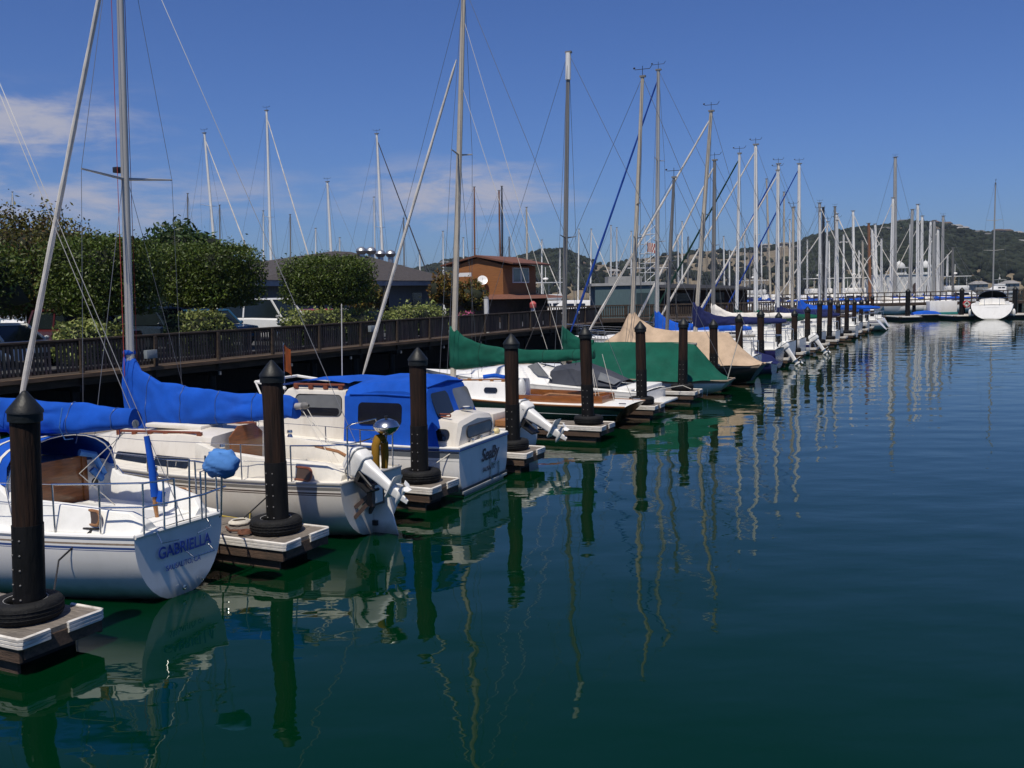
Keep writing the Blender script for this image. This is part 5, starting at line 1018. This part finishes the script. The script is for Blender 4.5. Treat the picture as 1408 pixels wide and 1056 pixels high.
RIGHTM = [(1127, 279, 1128.6, 'alu'), (1132, 285, 1132, 'black'), (1148, 284, 1150, 'grey'), (1150.5, 294, 1151, 'white'), (1173, 290, 1174, 'white'), (1186, 331, 1186.5, 'tan'), (1194.5, 307, 1196, 'wood'), (1199, 315, 1203, 'white'), (1203.5, 308, 1205, 'white'), (1231, 216, 1230, 'alu'), (1228, 272, 1225, 'white'), (1254.6, 288, 1251, 'alu'), (1252, 308, 1251.5, 'white'), (1262, 281, 1261.6, 'white'), (1268, 297, 1267, 'white'), (1279.7, 304, 1277, 'white'), (1284.6, 303, 1283.6, 'alu'), (1289.7, 315, 1289.7, 'white'), (1297, 297, 1295, 'alu')]
RIGHTM = sorted(RIGHTM+[(1140, 331, 1140, 'white'), (1160, 322, 1160, 'white'), (1181, 344, 1181, 'white'), (1212, 328, 1212, 'white'), (1303, 350, 1302, 'white'), (1310, 341, 1310, 'grey')])
for i, (tx, ty, bx_, c) in enumerate(RIGHTM):
    far_boat(f'{c if c not in ("wood", "alu") else ("wooden" if c == "wood" else "silver")} masted sailboat beyond the far pier, {ORD[i+1]} mast from the left there', (tx, ty), bx_, 127+8*(i % 4), MMs[c], jib=M_sailw if i % 3 == 0 or i in (4, 7, 13, 15) else None, heading='R' if tx < 1210 else 'L', cover=[M_blue, None, M_sailw, M_blue, M_navy][i % 5], group='sailboats beyond the far pier', vane=tx in (1127, 1148, 1231, 1297), mr=.30 if tx == 1231 else (.24 if ty < 318 else .16), L=11)
# ---------------------------------------------------------------- motor yachts behind
def yacht(label, px, Y, L=11, rot=0.0, fly=True):
    q = at(px, 400, Y); g = thing('motor_yacht', label, 'motor yacht', (q.x, Y, 0), rot, 'motor yachts in the distance')
    _, ed = hull(g, L, L*.16, 1.3, hs=L*.145, zmid=1.3, zbow=2.0, xs=L/2, mats=(M_white, M_palegrey, M_stripeblue, M_bottom), stripes=((0, .06, 1), (.3, .36, 2)), p=3.2, draft=.5, zst=-.1, boot=(.06, 3)); deck(g, ed, M_deckw)
    s_ = [(L*.2, 1.5, 1.35, 1.3, 2.7), (-L*.1, 1.5, 1.3, 1.3, 2.75), (-L*.2, 1.4, 1.1, 1.4, 2.0), (-L*.36, .8, .5, 1.6, 1.8)]; cb = trunk(g, s_, M_white)
    for cx in (L*.1, -L*.02): side_plate(cb, 'window', M_glass, s_, cx, 2.2, L*.1, .45, .1); side_plate(cb, 'window', M_glass, s_, cx, 2.2, L*.1, .45, .1, side=1)
    if fly:
        f = MB(); f.box(-L*.08, L*.18, -1.25, 1.25, 2.82, 3.5); f.build('flybridge', M_white, g, bevel=.15); b = MB()
        for x, y in ((-L*.05, -1.1), (-L*.05, 1.1), (L*.16, -1.1), (L*.16, 1.1)): b.tube([(x, y, 3.45), (x, y, 4.9)], .035, 5)
        b.box(-L*.1, L*.2, -1.3, 1.3, 4.88, 4.98); b.build('hardtop', M_white, g)
        a = MB(); a.tube([(L*.05, 0, 4.98), (L*.05, 0, 6.8)], .04, 5); a.ell((L*.05, 0, 5.4), (.35, .35, .14)); a.build('radar_mast', M_white, g)
yacht('white flybridge yacht right of the brown wooden house', 745, 118, 12, R(35)); yacht('white motor yacht left of the teal shed', 790, 112, 11, R(-20), False)
yacht('white flybridge yacht behind the dark roofed shed', 1030, 150, 13, R(10)); yacht('white motor yacht behind the white masts at mid row', 1064, 140, 11, R(20), False)
yacht('white motor yacht beyond the pier left of the domed houseboat', 1120, 140, 12, R(8)); yacht('white motor yacht beyond the pier under a white awning', 1168, 138, 11, R(-5)); yacht('white cabin yacht beyond the pier right of the domed houseboat', 1318, 150, 13, R(185)); yacht('small white cabin yacht beyond the big white stern', 1372, 330, 11, R(5), True)
yacht('white motor yacht under the trees left of the grey roofed building', 382, 110, 12, R(15))
# ================================================================== TREES, HEDGES, CARS, BUILDINGS
def leaf_mesh(name, pts, size, mats, parent=None, core=None, up=0.3):
    n = len(pts); pts = np.asarray(pts, float)
    d = RNG.normal(size=(n, 3)); d[:, 2] += up*0; d /= np.linalg.norm(d, axis=1)[:, None]
    e = np.cross(d, RNG.normal(size=(n, 3))); e /= np.linalg.norm(e, axis=1)[:, None]
    s = size*RNG.uniform(.6, 1.4, (n, 1)); a = d*s; b = e*s*.42
    V = np.stack([pts-a, pts+b-a*.1, pts+a, pts-b-a*.1], 1).reshape(-1, 3); Fc = np.arange(4*n).reshape(-1, 4)
    me = bpy.data.meshes.new(name); cv, cf = core or (np.zeros((0, 3)), np.zeros((0, 3), int))
    me.vertices.add(len(V)+len(cv)); me.vertices.foreach_set('co', np.concatenate([V, cv]).astype(np.float32).ravel())
    li = np.concatenate([Fc.ravel(), (cf+len(V)).ravel()]).astype(np.int32); me.loops.add(len(li)); me.loops.foreach_set('vertex_index', li)
    ls = np.concatenate([np.arange(0, 4*n, 4), 4*n+np.arange(0, 3*len(cf), 3)]).astype(np.int32)
    me.polygons.add(len(ls)); me.polygons.foreach_set('loop_start', ls)
    for m in mats: me.materials.append(m)
    me.polygons.foreach_set('material_index', np.concatenate([RNG.integers(0, max(1, len(mats)-1), n) if len(mats) > 2 else np.zeros(n), np.full(len(cf), len(mats)-1)]).astype(np.int32))
    me.update(calc_edges=True); o = bpy.data.objects.new(name, me); COL.objects.link(o); o.parent = parent; return o
def sbox(n, h, e=5.0, inner=.62, seed=0, lump=.12, top=0.0):
    """points through the outer shell of a rounded box crown"""
    d = RNG.normal(size=(n, 3)); d /= np.linalg.norm(d, axis=1)[:, None]; h = np.array(h)
    # even cover of the box: stretch directions
    q = d*h; q /= np.linalg.norm(q/h, axis=1)[:, None]; k = (np.abs(q/h)**e).sum(1)**(-1/e); q = q*k[:, None]
    f = np.array([mnoise.fractal(Vector(p*1.1+seed), 1.0, 2.0, 3) for p in q])
    rr = RNG.uniform(inner**2, 1.0, n)**.5*(1+lump*f)
    q = q*rr[:, None]
    if top:
        m = q[:, 2] > h[2]*.75; q[m, 2] += RNG.exponential(top, m.sum())*(f[m] > -.1)
    return q
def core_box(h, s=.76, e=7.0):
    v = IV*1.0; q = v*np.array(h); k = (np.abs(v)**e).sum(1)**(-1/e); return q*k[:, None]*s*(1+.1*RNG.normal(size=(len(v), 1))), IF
def tree(name, label, w, u, zc, h, m, n, size, trunks=((0, 0),), group=None, top=.12, e=5.0, lump=.12, tr=.16, z0=LZ, pos=None):
    loc = pos or P(w, u, z0)
    t = thing(name, label, 'tree', loc, -A, group); zc -= z0
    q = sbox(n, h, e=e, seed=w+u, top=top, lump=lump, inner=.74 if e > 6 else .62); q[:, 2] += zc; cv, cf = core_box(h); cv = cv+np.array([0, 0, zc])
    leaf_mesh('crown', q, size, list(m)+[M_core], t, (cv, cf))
    b = MB()
    for tx, ty in trunks:
        b.tube([(tx, ty, -.1), (tx*1.05, ty+.05, zc*.45), (tx*1.0, ty, zc-.5*h[2])], [tr*1.25, tr, tr*.8], 9)
        for k in range(5):
            a = k*1.26+tx; b.tube([(tx, ty, zc-h[2]*1.05), (tx+math.cos(a)*h[0]*.25, ty+math.sin(a)*h[1]*.25, zc-h[2]*.5), (tx+math.cos(a)*h[0]*.55, ty+math.sin(a)*h[1]*.55, zc+.1)], [tr*.6, tr*.45, tr*.2], 6)
    b.build('trunk', M_bark, t); return t
TG = 'clipped trees along the boardwalk'
tree('clipped_tree', 'box clipped dark green tree behind the leftmost tall mast', -20.8, 19.3, 4.65, (1.75, 1.75, 1.40), [M_leaf], 24000, .068, e=9, lump=.07, top=.07, group=TG)
tree('clipped_tree', 'box clipped dark green tree in the middle, over the parked blue cars', -20.8, 25.0, 4.72, (1.8, 1.8, 1.28), [M_leaf], 24000, .068, e=9, lump=.07, top=.07, group=TG)
tree('clipped_tree', 'box clipped dark green double trunk tree right, before the grey roofed building', -20.8, 33.2, 4.52, (1.85, 2.05, 1.16), [M_leaf], 24000, .068, e=9, lump=.07, top=.07, trunks=((0, -.7), (-.3, 1.0)), group=TG)
tree('clipped_tree', 'dark green tree at the far left edge above the white car', -21.3, 13.6, 4.6, (1.6, 2.4, 1.3), [M_leaf], 16000, .075, group=TG)
tree('broadleaf_tree', 'tall olive and reddish tree rising behind the clipped trees at the left edge', -29, 22.5, 5.35, (2.7, 3.2, 2.0), [M_leafo, M_leafo, M_leafo, M_leafr], 30000, .09, top=.2, e=2.6, lump=.35, tr=.25)
tree('pine_tree', 'bushy pine top showing between two clipped trees', -31, 33.6, 5.9, (2.1, 2.3, 1.9), [M_pine], 9000, .16, e=2.3, lump=.4, tr=.22)
tree('broadleaf_tree', 'pale green tree at the left edge behind the dark red car', -27.5, 17.6, 4.6, (2.0, 2.2, 1.6), [M_leafo], 7000, .12, e=2.6, lump=.3)
tree('ornamental_tree', 'small bronze leaved tree beside the brown wooden house', -21, 45.4, 3.95, (1.0, 1.15, .95), [M_autumn, M_autumn, M_leafo], 3400, .11, e=2.3, lump=.4, tr=.08, top=.15)
tree('ornamental_tree', 'small bronze leaved tree by the grey wall, left of the other bronze tree', -24, 41.0, 3.75, (1.0, 1.2, .85), [M_autumn, M_leafo, M_leafo], 2600, .11, e=2.3, lump=.4, tr=.08, top=.15)
tree('ornamental_tree', 'bronze green tree right of the cream mast, before the brown wooden house', -20.6, 47.9, 3.5, (.9, 1.0, .8), [M_autumn, M_leafo, M_leafo], 2600, .11, e=2.3, lump=.4, tr=.08, top=.15)
def hedge(label, w, u0, u1, z1, hw=.6, n=3000, m=M_hedge):
    t = thing('hedge', label, 'hedge', P(w, (u0+u1)/2, LZ), -A, 'hedges along the boardwalk'); h = (hw, (u1-u0)/2, (z1-LZ)/2)
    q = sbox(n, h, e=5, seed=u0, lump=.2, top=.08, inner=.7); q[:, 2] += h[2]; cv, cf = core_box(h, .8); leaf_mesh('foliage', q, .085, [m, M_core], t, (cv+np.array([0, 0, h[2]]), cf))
    b = MB()
    for k in range(3): b.tube([(0, (k-1)*(u1-u0)*.3, -.05), (0, (k-1)*(u1-u0)*.3, .8)], .04, 6)
    b.build('stems', M_bark, t)
hedge('pale green hedge before the dark red car', -19.5, 16.2, 18.9, 3.0, n=3600); hedge('pale green hedge before the blue car, under the middle clipped tree', -19.5, 21.2, 24.6, 3.15, n=4000)
hedge('long green hedge under the double trunk clipped tree', -19.5, 27.9, 35.2, 3.1, n=6000); hedge('pale green hedge in front of the grey building wall', -19.5, 36.3, 42.3, 3.12, n=5000)
hedge('low hedge at the far left edge', -19.5, 10.0, 13.5, 2.7, n=3000, m=M_leaf)
fl = thing('flower_bed', 'patch of pink flowers behind the railing by the cream mast', 'flowers', P(-19.3, 44.5, LZ), -A)
q = sbox(700, (.4, 1.3, .6), e=3); q[:, 2] += .6; leaf_mesh('blossom', q, .06, [mat('pink_petals', (.5, .10, .22), .6), M_leaf, M_core], fl, None)
b = MB(); b.tube([(0, 0, 0), (0, 0, .7)], .03); b.build('stems', M_bark, fl)
def car(label, w, u, col, L=4.5, Wd=1.82, H=1.48, kind='car', rot=0.0, cat='car'):
    """parked with its nose to the boardwalk: +x is the nose"""
    g = thing('parked_'+kind, label, cat, P(w, u, LZ), -A+rot, 'vehicles in the parking'); pm = mat('paint_'+label.split()[0]+'_'+kind, col, .25, var=.04, coat=.6)
    hd = H*(.60 if kind != 'van' else .55); a = L/2; y = Wd/2
    def sec(x, z0, z1, k): return [(x, -y*k, z0), (x, -y*k*1.0, z0+.25), (x, -y*k*.98, z1-.12), (x, -y*k*.86, z1), (x, y*k*.86, z1), (x, y*k*.98, z1-.12), (x, y*k, z0+.25), (x, y*k, z0)]
    body = MB(); body.loft([sec(a, .34, hd*.78, .86), sec(a-.12, .26, hd*.90, .95), sec(a-.9, .24, hd*.98, 1), sec(0, .24, hd*1.03, 1), sec(-a+.5, .25, hd*1.03, 1), sec(-a+.06, .3, hd*.98, .95), sec(-a, .4, hd*.85, .9)]); body.build('body', pm, g)
    x0, x1, x2, x3 = (a-1.15, a-1.95, -a+1.1, -a+.45) if kind == 'car' else ((a-1.2, a-1.85, -a+.45, -a+.15) if kind == 'suv' else (a-.75, a-1.5, -a+.25, -a+.1))
    def rs(x, z, k): return [(x, -y*k, z), (x, -y*k*.75, z+.0), (x, 0, z+.02), (x, y*k*.75, z), (x, y*k, z)]
    gl = MB(); foot = [(x0, -y*.92), (x3, -y*.92), (x3, y*.92), (x0, y*.92)]; head = [(x1, -y*.76), (x2, -y*.76), (x2, y*.76), (x1, y*.76)]
    gl.loft([[(x, yy, hd*1.01) for x, yy in foot], [(x, yy, H-.07) for x, yy in head]]); gl.build('windows', mat('car_glass', (.012, .018, .02), .12, spec=.35), g, angle=20)
    rf = MB(); rf.loft([[(x*1.0+(.05 if x > 0 else -.05), yy*1.05, H-.085) for x, yy in head], [(x, yy*1.02, H-.03) for x, yy in head], [(x*.93, yy*.86, H) for x, yy in head]]); ro = rf.build('roof', pm, g, angle=25)
    xm = (x1+x2)/2
    for sg in (-1, 1):
        for pa, pb, w_, h_ in (((x0+.02, sg*y*.91, hd), (x1+.02, sg*y*.775, H-.05), .07, .07), ((x3-.02, sg*y*.91, hd), (x2-.02, sg*y*.775, H-.05), .10, .08), ((xm, sg*y*.925, hd), (xm, sg*y*.78, H-.05), .09, .03)): MB().beam(pa, pb, w_, h_).build('pillar', pm, g)
    for sx in (a-.85, -a+.85):
        for sg in (-1, 1):
            wh = MB(); wh.lathe([(.0, .1), (.2, .1), (.22, .11), (.31, .10), (.335, .05), (.335, -.08)], (sx, sg*(y-.10), .335), 20, axis=(0, sg, 0)); wo = wh.build('wheel', M_rubber, g); MB().lathe([(0, .02), (.1, .03), (.19, .012)], (sx, sg*(y-.005), .335), 14, axis=(0, sg, 0)).build('hub', M_steel, wo)
    for sg in (-1, 1):
        MB().ell((a-.10, sg*y*.68, hd*.74), (.06, .2, .09), 10, 6).build('headlight', M_greyglass, g); MB().box(-a-.01, -a+.06, sg*y*.72-.12, sg*y*.72+.12, hd*.70, hd*.88).build('taillight', mat('red_lens', (.3, .01, .01), .2), g); MB().ell((x0-.1, sg*(y+.08), hd+.06), (.07, .11, .08), 8, 6).build('mirror', pm, g)
    b = MB(); b.box(a-.06, a+.03, -y*.8, y*.8, .36, .5); b.box(-a-.03, -a+.06, -y*.8, y*.8, .36, .5); b.build('bumper', M_black, g, bevel=.02)
    return g
car('white car at the left edge with its bonnet toward the boardwalk', -22.3, 16.2, (.7, .7, .68), H=1.5); car('maroon boxy suv parked beside the white car at the left', -22.6, 19.9, (.075, .016, .02), L=4.7, H=1.95, kind='suv')
car('navy suv parked behind the tall left mast', -23.2, 24.3, (.012, .02, .03), L=4.7, H=1.9, kind='suv'); car('blue car parked under the middle clipped tree', -23.4, 27.6, (.02, .08, .16), H=1.75, kind='suv')
car('white van parked right of the middle clipped tree', -25.0, 33.2, (.72, .72, .70), L=5.2, Wd=2.0, H=2.2, kind='van', cat='van'); car('red car parked beneath the double trunk clipped tree', -24.5, 37.2, (.30, .012, .025), H=1.55)
car('silver car parked right of the red car', -25.5, 40.2, (.55, .55, .55), H=1.5); car('pale car parked left of the white van in the second parking line', -31, 33.0, (.6, .6, .58), H=1.6)
# grey roofed building
b0 = thing('low_building', 'low building with grey brown hip roof and silver roof turbines', 'building', P(-34, 43, LZ), -A)
MB().box(-12, 0, 0, 24, -.02, 3.15).build('wall', mat('blue_grey_boards', (.10, .12, .135), .8, var=.2, stretch=(6, 6, .4)), b0, smooth=False)
f = MB(); f.box(-13, 1.0, -1, 25, 2.98, 3.36); f.build('eave', mat('blue_grey_fascia', (.22, .25, .28), .6), b0, smooth=False)
rf = MB(); rf.loft([[(1.1, -1.1, 3.37), (1.1, 25.1, 3.37), (-13.1, 25.1, 3.37), (-13.1, -1.1, 3.37)], [(-5.6, 16.5, 5.95), (-5.6, 18.5, 5.95), (-6.4, 18.5, 5.95), (-6.4, 16.5, 5.95)]])
ro = rf.build('roof', mat('grey_brown_shingle', (.055, .047, .045), .95, var=.35, vscale=5, bump=.4, bscale=18), b0, smooth=False)
for k, y in enumerate((2.5, 8, 14, 19)): MB().box(.002, .03, y, y+1.5, .9, 2.4).build('window', M_glass, b0, smooth=False); 
MB().box(.002, .035, 11, 12, 0, 2.2).build('door', M_stripebrown, b0, smooth=False)
for px, py in ((497, 345), (510, 345), (523, 349), (537, 349)):
    r = ray(px, py); t = (-38.5-(Vector((0, 0, HC))-O).dot(W))/r.dot(W); q = torow(Vector((0, 0, HC))+r*t)
    v = MB(); c = (q[0]+34, q[1]-43, 0); v.lathe([(.26, q[2]-LZ-2.4), (.26, q[2]-LZ-.30), (.40, q[2]-LZ-.2), (.48, q[2]-LZ), (.40, q[2]-LZ+.18), (.12, q[2]-LZ+.34), (0, q[2]-LZ+.35)], c, 18); v.build('roof_turbine', mat('galvanised_steel', (.42, .43, .44), .42, metal=.85, var=.2, vscale=6), ro)
# brown wooden house
q = at(692, 400, 75); bw_, bu_, _ = torow(q)
b0 = thing('wooden_house', 'brown wooden two storey house with orange boarded wall and satellite dish', 'house', P(bw_, bu_, LZ), -A)
M_shing = mat('orange_brown_boards', (.27, .105, .03), .8, var=.25, vscale=5, stretch=(.5, .5, 7), bump=.3); M_brroof = mat('red_brown_roof', (.14, .055, .032), .85, var=.25, vscale=6)
MB().box(-4.4, 0, 0, 6, 2.05, 4.35).build('wall', M_shing, b0, smooth=False); MB().box(-4.8, .6, -.6, 7, -.02, 1.75).build('lower_wall', mat('dark_brown_boards', (.05, .03, .018), .85, var=.3), b0, smooth=False)
rf = MB(); rf.loft([[(-5.0, -1.3, 1.76), (2.6, -1.3, 1.76), (2.6, 8, 1.76), (-5, 8, 1.76)], [(-4.5, -.05, 2.12), (.1, -.05, 2.12), (.1, 6.1, 2.12), (-4.5, 6.1, 2.12)]]); rf.build('lower_roof', M_brroof, b0, smooth=False)
rf = MB(); rf.loft([[(-5.4, -.25, 4.40), (-2.2, -.25, 5.05), (1.0, -.25, 4.40), (1.0, -.25, 4.52), (-2.2, -.25, 5.20), (-5.4, -.25, 4.52)], [(-5.4, 6.8, 4.40), (-2.2, 6.8, 5.05), (1.0, 6.8, 4.40), (1.0, 6.8, 4.52), (-2.2, 6.8, 5.20), (-5.4, 6.8, 4.52)]]); rf.build('roof', M_brroof, b0, smooth=False)
MB().plate([(-4.4, 0.01, 4.351), (0, 0.01, 4.351), (-2.2, 0.01, 4.98)], (0, 1, 0), 5.9).build('gable', M_shing, b0, smooth=False)
wf = MB(); wf.box(.002, .06, 1.6, 4.6, 3.0, 4.2); wo = wf.build('window', M_mastw, b0, smooth=False)
for y in (1.7, 3.2): MB().box(.061, .07, y, y+1.3, 3.08, 4.12).build('pane', mat('curtained_pane', (.10, .16, .17), .1), wo, smooth=False)
ds = MB(); c = Vector((-1.5, -.55, 3.25)); ax = Vector((.45, -.75, .45)).normalized(); ds.lathe([(0.0, -.10), (.2, -.075), (.38, .0), (.395, .0), (.2, -.09), (0, -.12)], c, 20, axis=ax); ds.tube([c-ax*.1, (-1.5, -.02, 3.0)], .03, 6); ds.tube([c-ax*.05+Vector((0, 0, -.3)), c+ax*.38], .015, 5); ds.build('satellite_dish', M_white, b0)
rb = MB(); rb.box(-3.6, -2.5, -.55, -.45, 3.55, 3.85); rb.build('wall_bracket', M_mastw, b0, smooth=False)
# pier with the sheds beyond the boardwalk end
sp = thing('pier', 'dark timber pier carrying the teal shed beyond the boardwalk end', 'pier', (5, 76, 0))
MB().box(-6, 22, 0, 22, 1.3, 1.55).build('deck', M_fenced, sp, smooth=False)
b = MB()
for k in range(12): b.tube([(-5+k*2.3, .4, -1), (-5+k*2.3, .4, 1.29)], .18, 8)
b.build('piles', M_pilelow, sp)
b = MB(); b.box(-6, 22, .0, .08, 2.55, 2.66); b.box(-6, 22, 0, .06, 1.75, 1.85)
for k in range(15): b.box(-6+k*2, -5.88+k*2, .0, .1, 1.552, 2.548)
for k in range(150): b.box(-5.9+k*.185, -5.8+k*.185, .062, .09, 1.7, 2.54)
b.build('railing', M_fenced, sp, smooth=False)
t1 = thing('shed', 'teal walled shed with pale flat roof beyond the boardwalk end', 'shed', (7.0, 80, 1.55))
MB().box(0, 5.3, 0, 5, 0, 2.62).build('wall', mat('teal_boards', (.075, .125, .135), .8, var=.2, vscale=4, stretch=(7, 1, .4)), t1, smooth=False); MB().box(-.3, 5.8, -.15, 5.4, 2.63, 2.85).build('roof', mat('pale_roof', (.34, .34, .33), .8), t1, smooth=False); MB().box(1.2, 4.0, 1, 4, 2.86, 3.4).build('roof_box', mat('grey_roof_box', (.26, .26, .25), .8), t1, smooth=False)
MB().box(3.4, 4.4, -.03, .02, 0.02, 2.0).build('door', mat('dark_teal_door', (.02, .04, .045), .6), t1, smooth=False)
t2 = thing('shed', 'long dark brown shed with sloping black roof behind the row masts', 'shed', (12.9, 84, 1.55))
MB().box(0, 7.6, 0, 6, 0, 2.2).build('wall', mat('dark_red_boards', (.035, .018, .013), .8, var=.3), t2, smooth=False); rf = MB(); rf.loft([[(-.6, -1.2, 2.25), (8.3, -1.2, 2.0), (8.3, 6.5, 2.3), (-.6, 6.5, 2.75)], [(-.6, -1.2, 2.42), (8.3, -1.2, 2.15), (8.3, 6.5, 2.45), (-.6, 6.5, 2.92)]]); rf.build('roof', mat('black_roof', (.02, .019, .018), .9), t2, smooth=False)
for x in (1, 4): MB().box(x, x+1.6, -.03, .02, .8, 1.9).build('window', M_glass, t2, smooth=False)
# domed white houseboat
q = at(1206, 400, 230); dh = thing('domed_houseboat', 'white houseboat palace with two domed cupolas beyond the pier', 'houseboat', (q.x, 230, 0))
M_pal = mat('white_stucco', (.55, .55, .53), .8, var=.06)
MB().box(0, 15, -.5, 12, -.4, .9).build('barge', M_palegrey, dh, smooth=False); MB().box(.6, 2.4, 1.2, 10, .9, 5.4).build('side_wing', M_pal, dh, smooth=False)
MB().box(2.41, 13.8, .4, 11, .9, 6.1).build('wall', M_pal, dh, smooth=False); MB().box(2.2, 14.0, .2, 11.2, 6.101, 6.35).build('cornice', M_pal, dh, smooth=False)
for x in (6.0, 12.3):
    c = MB(); c.box(x-1.3, x+1.3, .9, 3.5, 6.351, 6.7)
    for dx in (-1.05, 1.05):
        for y in (1.15, 3.25): c.tube([(x+dx, y, 6.7), (x+dx, y, 7.75)], .2, 8)
    c.box(x-1.6, x+1.6, .6, 3.8, 7.75, 8.0); co = c.build('cupola', M_pal, dh, smooth=False)
    MB().lathe([(1.35, 0), (1.38, .2), (1.2, .65), (.8, 1.05), (.3, 1.3), (.06, 1.5), (.02, 1.9)], (x, 2.2, 8.0), 20).build('dome', M_pal, co)
for x, wd in ((9.2, 1.3), (12.2, .8), (4.4, .8)):
    pts = [(x-wd/2, .38, 1.2), (x-wd/2, .38, 3.2)]+[(x-wd/2*math.cos(a), .38, 3.2+wd*.8*math.sin(a)) for a in np.linspace(.3, math.pi-.3, 7)]+[(x+wd/2, .38, 3.2), (x+wd/2, .38, 1.2)]
    MB().plate(pts, (0, -1, 0), .05).build('arched_opening', M_stripebrown, dh, smooth=False)
# shore houses at the right across the water
for px, Yc, lab, s in ((1388, 700, 'pale boathouse on the far shore at the right edge', 5), (1345, 705, 'pale cottage on the far shore right of the domed houseboat', 5)):
    q = at(px, 392, Yc); h = thing('shore_house', lab, 'house', (q.x, Yc, .5), .2); MB().box(-s, s, -4, 4, -1.5, 2.8).build('wall', M_hw[0], h, smooth=False); r_ = MB(); r_.loft([[(-s-1, -5, 2.8), (s+1, -5, 2.8), (s+1, 5, 2.8), (-s-1, 5, 2.8)], [(-s+2, -.3, 5), (s-2, -.3, 5), (s-2, .3, 5), (-s+2, .3, 5)]]); r_.build('roof', M_hr[2], h, smooth=False)
    [MB().box(-s+1+i*4, -s+2.4+i*4, -4.08, -3.9, .6, 2).build('window', M_glass, h, smooth=False) for i in range(2)]
# small posts on the boardwalk
r = ray(669, 430); t = (-16.6-(Vector((0, 0, HC))-O).dot(W))/r.dot(W); q = torow(Vector((0, 0, HC))+r*t)
ps = thing('power_post', 'pale grey round post on the boardwalk right of the cream mast', 'post', P(-16.6, q[1], 1.53), -A); MB().tube([(0, 0, 0), (0, 0, 1.95)], .14, 12).build('shaft', M_palegrey, ps); MB().lathe([(.15, 0), (.16, .05), (.0, .12)], (0, 0, 1.95), 12).build('cap', M_alud, ps)
r = ray(733, 425); t = (-17-(Vector((0, 0, HC))-O).dot(W))/r.dot(W); q = torow(Vector((0, 0, HC))+r*t)
ps = thing('extinguisher_cabinet', 'red topped post on the boardwalk before the brown wooden house', 'post', P(-17, q[1], 1.53), -A); MB().box(-.1, .1, -.1, .1, 0, 1.25).build('shaft', M_palegrey, ps, smooth=False); MB().lathe([(.2, 0), (.22, .05), (.22, .28), (.1, .42), (0, .44)], (0, 0, 1.25), 14).build('cap', mat('faded_red_paint', (.45, .09, .08), .6), ps)
# lattice rigging tower of a work boat
q = at(880, 402, 108); tw = thing('work_boat', 'work boat with tall lattice rigging tower behind the teal shed', 'boat', (q.x, 108, 0), R(20))
_, ed = hull(tw, 13, 2.1, 1.4, hs=1.8, zmid=1.3, zbow=2.2, xs=6.5, mats=(M_stripeblack, M_white, M_stripeblue, M_bottom), stripes=((0, .08, 1),), p=2.8, draft=.5, zst=-.1); deck(tw, ed, M_wornteak)
MB().box(-3.5, -.5, -1.3, 1.3, 1.3, 3.8).build('wheelhouse', M_white, tw, bevel=.1)
lt = MB()
for k in range(9):
    z = 1.5+k*1.05
    for x, y in ((0.3, -.7), (1.7, -.7), (1.7, .7), (.3, .7)): lt.tube([(x, y, z), (x, y, z+1.05)], .045, 5)
    lt.tube([(.3, -.7, z), (1.7, -.7, z)], .05, 5); lt.tube([(.3, .7, z), (1.7, .7, z)], .05, 5); lt.tube([(.3, -.7, z), (1.7, -.7, z+1.05)], .04, 5); lt.tube([(.3, .7, z), (.3, -.7, z+1)], .04, 5)
lt.tube([(-1.5, 0, 6.2), (3.6, 0, 6.2)], .07, 5); lt.build('rigging_tower', M_palegrey, tw)
q = at(889, 340, 104); fg = thing('flag', 'small faded red and white flag high beside the lattice tower', 'flag', (q.x, 104, q.z-.6)); MB().tube([(0, 0, -3.5), (.1, 0, 1.2)], .03, 5).build('staff', M_alud, fg)
rows_ = [[(.1+x, .12*math.sin(x*5), z-.25*x*x) for z in (.1, .4, .7, 1.1)] for x in np.linspace(0, .8, 8)]; fm = MB(); fm.loft(rows_, closed=False, m=0); fm.m = [j % 2 for j in range(len(fm.f))]; fm.build('cloth', [mat('faded_red_cloth', (.35, .07, .06), .8), M_sailw], fg)

# ================================================================== AIR
hz = MB().box(-1500, 1900, -60, 2000, -1, 160).build('haze', bpy.data.materials.new('sea_haze'), smooth=False); hz['kind'] = 'stuff'
hm_ = hz.data.materials[0]; hm_.use_nodes = True; hn = hm_.node_tree; hn.nodes.clear(); pv = hn.nodes.new('ShaderNodeVolumePrincipled'); ho = hn.nodes.new('ShaderNodeOutputMaterial')
pv.inputs['Color'].default_value = (0.62, 0.80, 1.0, 1); pv.inputs['Density'].default_value = 0.00008; pv.inputs['Anisotropy'].default_value = 0.2
hn.links.new(pv.outputs[0], ho.inputs['Volume'])
